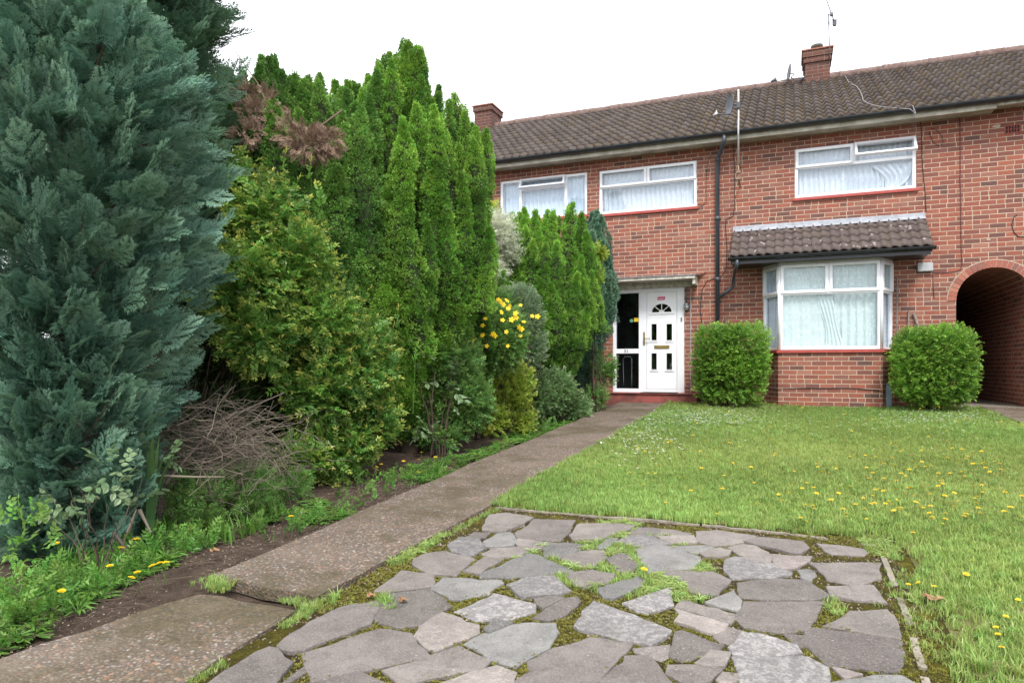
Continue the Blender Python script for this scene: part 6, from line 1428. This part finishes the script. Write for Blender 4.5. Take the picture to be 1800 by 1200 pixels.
DM = [dandelion_mesh(h, i) for i, h in enumerate((.08, .11, .14, .17))]
def put_dand(x, y, s, label, group, mi=None, z=None):
    o = bpy.data.objects.new('dandelion', DM[random.randrange(4) if mi is None else mi]); COL.objects.link(o); o.location = (x, y, gz(y) if z is None else z); o.scale = [s]*3
    o.rotation_euler = (random.gauss(0, .15), random.gauss(0, .15), random.uniform(0, 6.28)); tag(o, label, 'flower', group)
cnt = 0
while cnt < 235:
    if random.random() < .45: px, py = random.gauss(1590, 110), random.gauss(845, 60)
    else: px, py = random.uniform(1100, 1800), 712+188*random.random()**1.1
    if not (712 < py < 1180 and 1000 < px < 1800): continue
    v = on_g(px, py, .12)
    if v.x < XP+.1 or v.x > 2.75 or v.y > -.35 or (v.y < PY1+.1 and v.x < PX1+.15): continue
    put_dand(v.x, v.y, random.uniform(.6, .95), 'small yellow dandelion-like flower on a thin stem in the lawn', 'yellow flowers dotted over the lawn'); cnt += 1
for px, py in ((1620, 1005), (1655, 905), (1710, 968), (1757, 1078), (1765, 1115), (1700, 990), (1770, 1060), (1790, 1030), (1640, 1010), (1598, 1008), (1755, 1092)):
    v = on_g(px, py, .10); put_dand(v.x, v.y, .62, 'small yellow dandelion-like flower on a thin stem in the lawn', 'yellow flowers dotted over the lawn', 0)
for px, py in ((105, 945), (112, 947), (240, 944), (245, 943), (211, 960), (195, 991), (210, 1009), (110, 1032), (304, 1008), (311, 994), (318, 990), (315, 987), (587, 911), (655, 818), (668, 813), (707, 808), (735, 806), (742, 793), (765, 800), (738, 827)):
    v = on_g(px, py, .12); put_dand(min(v.x, -2.98), v.y, 1.0, 'small yellow flower among the weeds in the soil bed', 'yellow flowers along the soil bed', 1)
put_dand(*on_g(1129, 1018, .03)[:2], 1., 'single yellow flower growing from a joint in the middle of the crazy paving', None, 0)
# daisies
A = Acc(); t = Tm()
for i in range(9):
    a = 2*PI*i/9; t.face(((0, 0, 1), (math.cos(a-.28)*.9, math.sin(a-.28)*.9, 1.1), (math.cos(a)*1.05, math.sin(a)*1.05, 1.12), (math.cos(a+.28)*.9, math.sin(a+.28)*.9, 1.1)), (1, 1, 1, 1))
t.fin(); P = []
for i in range(1100):
    r = random.random()
    if r < .45: px, py = random.gauss(1235, 60), random.gauss(733, 9)
    elif r < .62: px, py = random.gauss(1130, 30), random.gauss(770, 20)
    elif r < .8: px, py = random.gauss(1650, 60), random.gauss(733, 7)
    else: px, py = random.uniform(1100, 1740), random.gauss(735, 14)
    v = on_g(px, py, .07)
    if v.x < XP+.03 or v.x > 2.75 or v.y > -.25: continue
    P.append((v.x, v.y, gz(v.y)+.05+random.uniform(0, .03)))
P = np.array(P); n = len(P); A.put(t, P, np.tile([0, 1., 0], (n, 1)), np.tile([0, -.25, 1.], (n, 1))+rng.normal(0, .25, (n, 3)), rng.uniform(.010, .016, n)); tag(A.build('daisies', 'petal_white'), 'tiny white daisies and clover heads scattered through the far lawn', 'flowers', kind='stuff')
# fallen leaves and scraps
def leaf_obj(px, py, s, label, mat='dry_leaf', grp='fallen brown leaves on the ground'):
    v = on_g(px, py, .03); m = MB(); k = 12
    pts = [(s*(.5+.22*math.sin(i*5.1)+.1*random.random())*math.cos(2*PI*i/k), s*.75*(.5+.2*math.cos(i*3.7))*math.sin(2*PI*i/k)) for i in range(k)]
    m.add([(0, 0, .004)]+[(x, y, .012+.010*math.sin(i*2.)) for i, (x, y) in enumerate(pts)], [(0, 1+i, 1+(i+1) % k) for i in range(k)]); m.xf(Matrix.Translation((v.x, v.y, gz(v.y)+.022))); return tag(m.build('fallen_leaf', mat), label, 'leaf')
leaf_obj(708, 1054, .05, 'curled reddish-brown dead leaf lying on a purple paving slab')
leaf_obj(652, 1046, .05, 'pale tan dead leaf in the joint beside the path')
leaf_obj(1640, 1050, .09, 'large pale brown dead leaf on the lawn right of the paving')
leaf_obj(378, 967, .07, 'tan dead leaf on the soil left of the path')
leaf_obj(1058, 778, .05, 'small white scrap lying on the path near the door', 'petal_white')
leaf_obj(1342, 872, .07, 'dark brown dead leaf in the middle of the lawn')

# ================================================================== LIGHT, SKY, CAMERA
SE, SA = R_(52), R_(205)      # sun elevation; compass direction it comes from (0 = +y, clockwise)
w = bpy.data.worlds.new('World'); sc.world = w; w.use_nodes = True; nt = w.node_tree; nt.nodes.clear()
sky = nt.nodes.new('ShaderNodeTexSky'); sky.sky_type = 'NISHITA'; sky.sun_disc = False; sky.sun_elevation = SE; sky.sun_rotation = SA; sky.air_density = 1.; sky.dust_density = 4.
hs = nt.nodes.new('ShaderNodeHueSaturation'); hs.inputs['Saturation'].default_value = .12; nt.links.new(sky.outputs[0], hs.inputs['Color'])
mx = nt.nodes.new('ShaderNodeMix'); mx.data_type = 'RGBA'; mx.inputs[0].default_value = .75; nt.links.new(hs.outputs[0], mx.inputs[6]); mx.inputs[7].default_value = (15., 15.3, 16., 1)   # cloud cover
bg = nt.nodes.new('ShaderNodeBackground'); bg.inputs[1].default_value = .1; nt.links.new(mx.outputs[2], bg.inputs[0])
ow = nt.nodes.new('ShaderNodeOutputWorld'); nt.links.new(bg.outputs[0], ow.inputs[0])
s = bpy.data.lights.new('sun', 'SUN'); s.energy = 2.4; s.angle = R_(14); s.color = (1., .96, .9); so = bpy.data.objects.new('sun', s); COL.objects.link(so)
dv = Vector((math.sin(SA)*math.cos(SE)*-1, math.cos(SA)*math.cos(SE), math.sin(SE)))   # from the right and behind the camera
so.rotation_euler = dv.to_track_quat('Z', 'Y').to_euler(); so.location = (6, -14, 12)
cam = bpy.data.cameras.new('camera'); co = bpy.data.objects.new('camera', cam); COL.objects.link(co); sc.camera = co
co.location = (0, CY, CZ); co.rotation_euler = (PI/2, 0, YAW); cam.sensor_width = 36; cam.lens = 36*F/1800; cam.shift_y = (YH-600)/1800; cam.clip_start = .05; cam.clip_end = 2000
sc.render.engine = 'CYCLES'; sc.view_settings.view_transform = 'Standard'; sc.view_settings.look = 'None'; sc.view_settings.exposure = .68; sc.view_settings.gamma = 1.
sc.cycles.max_bounces = 8; sc.cycles.transparent_max_bounces = 12; sc.cycles.diffuse_bounces = 4
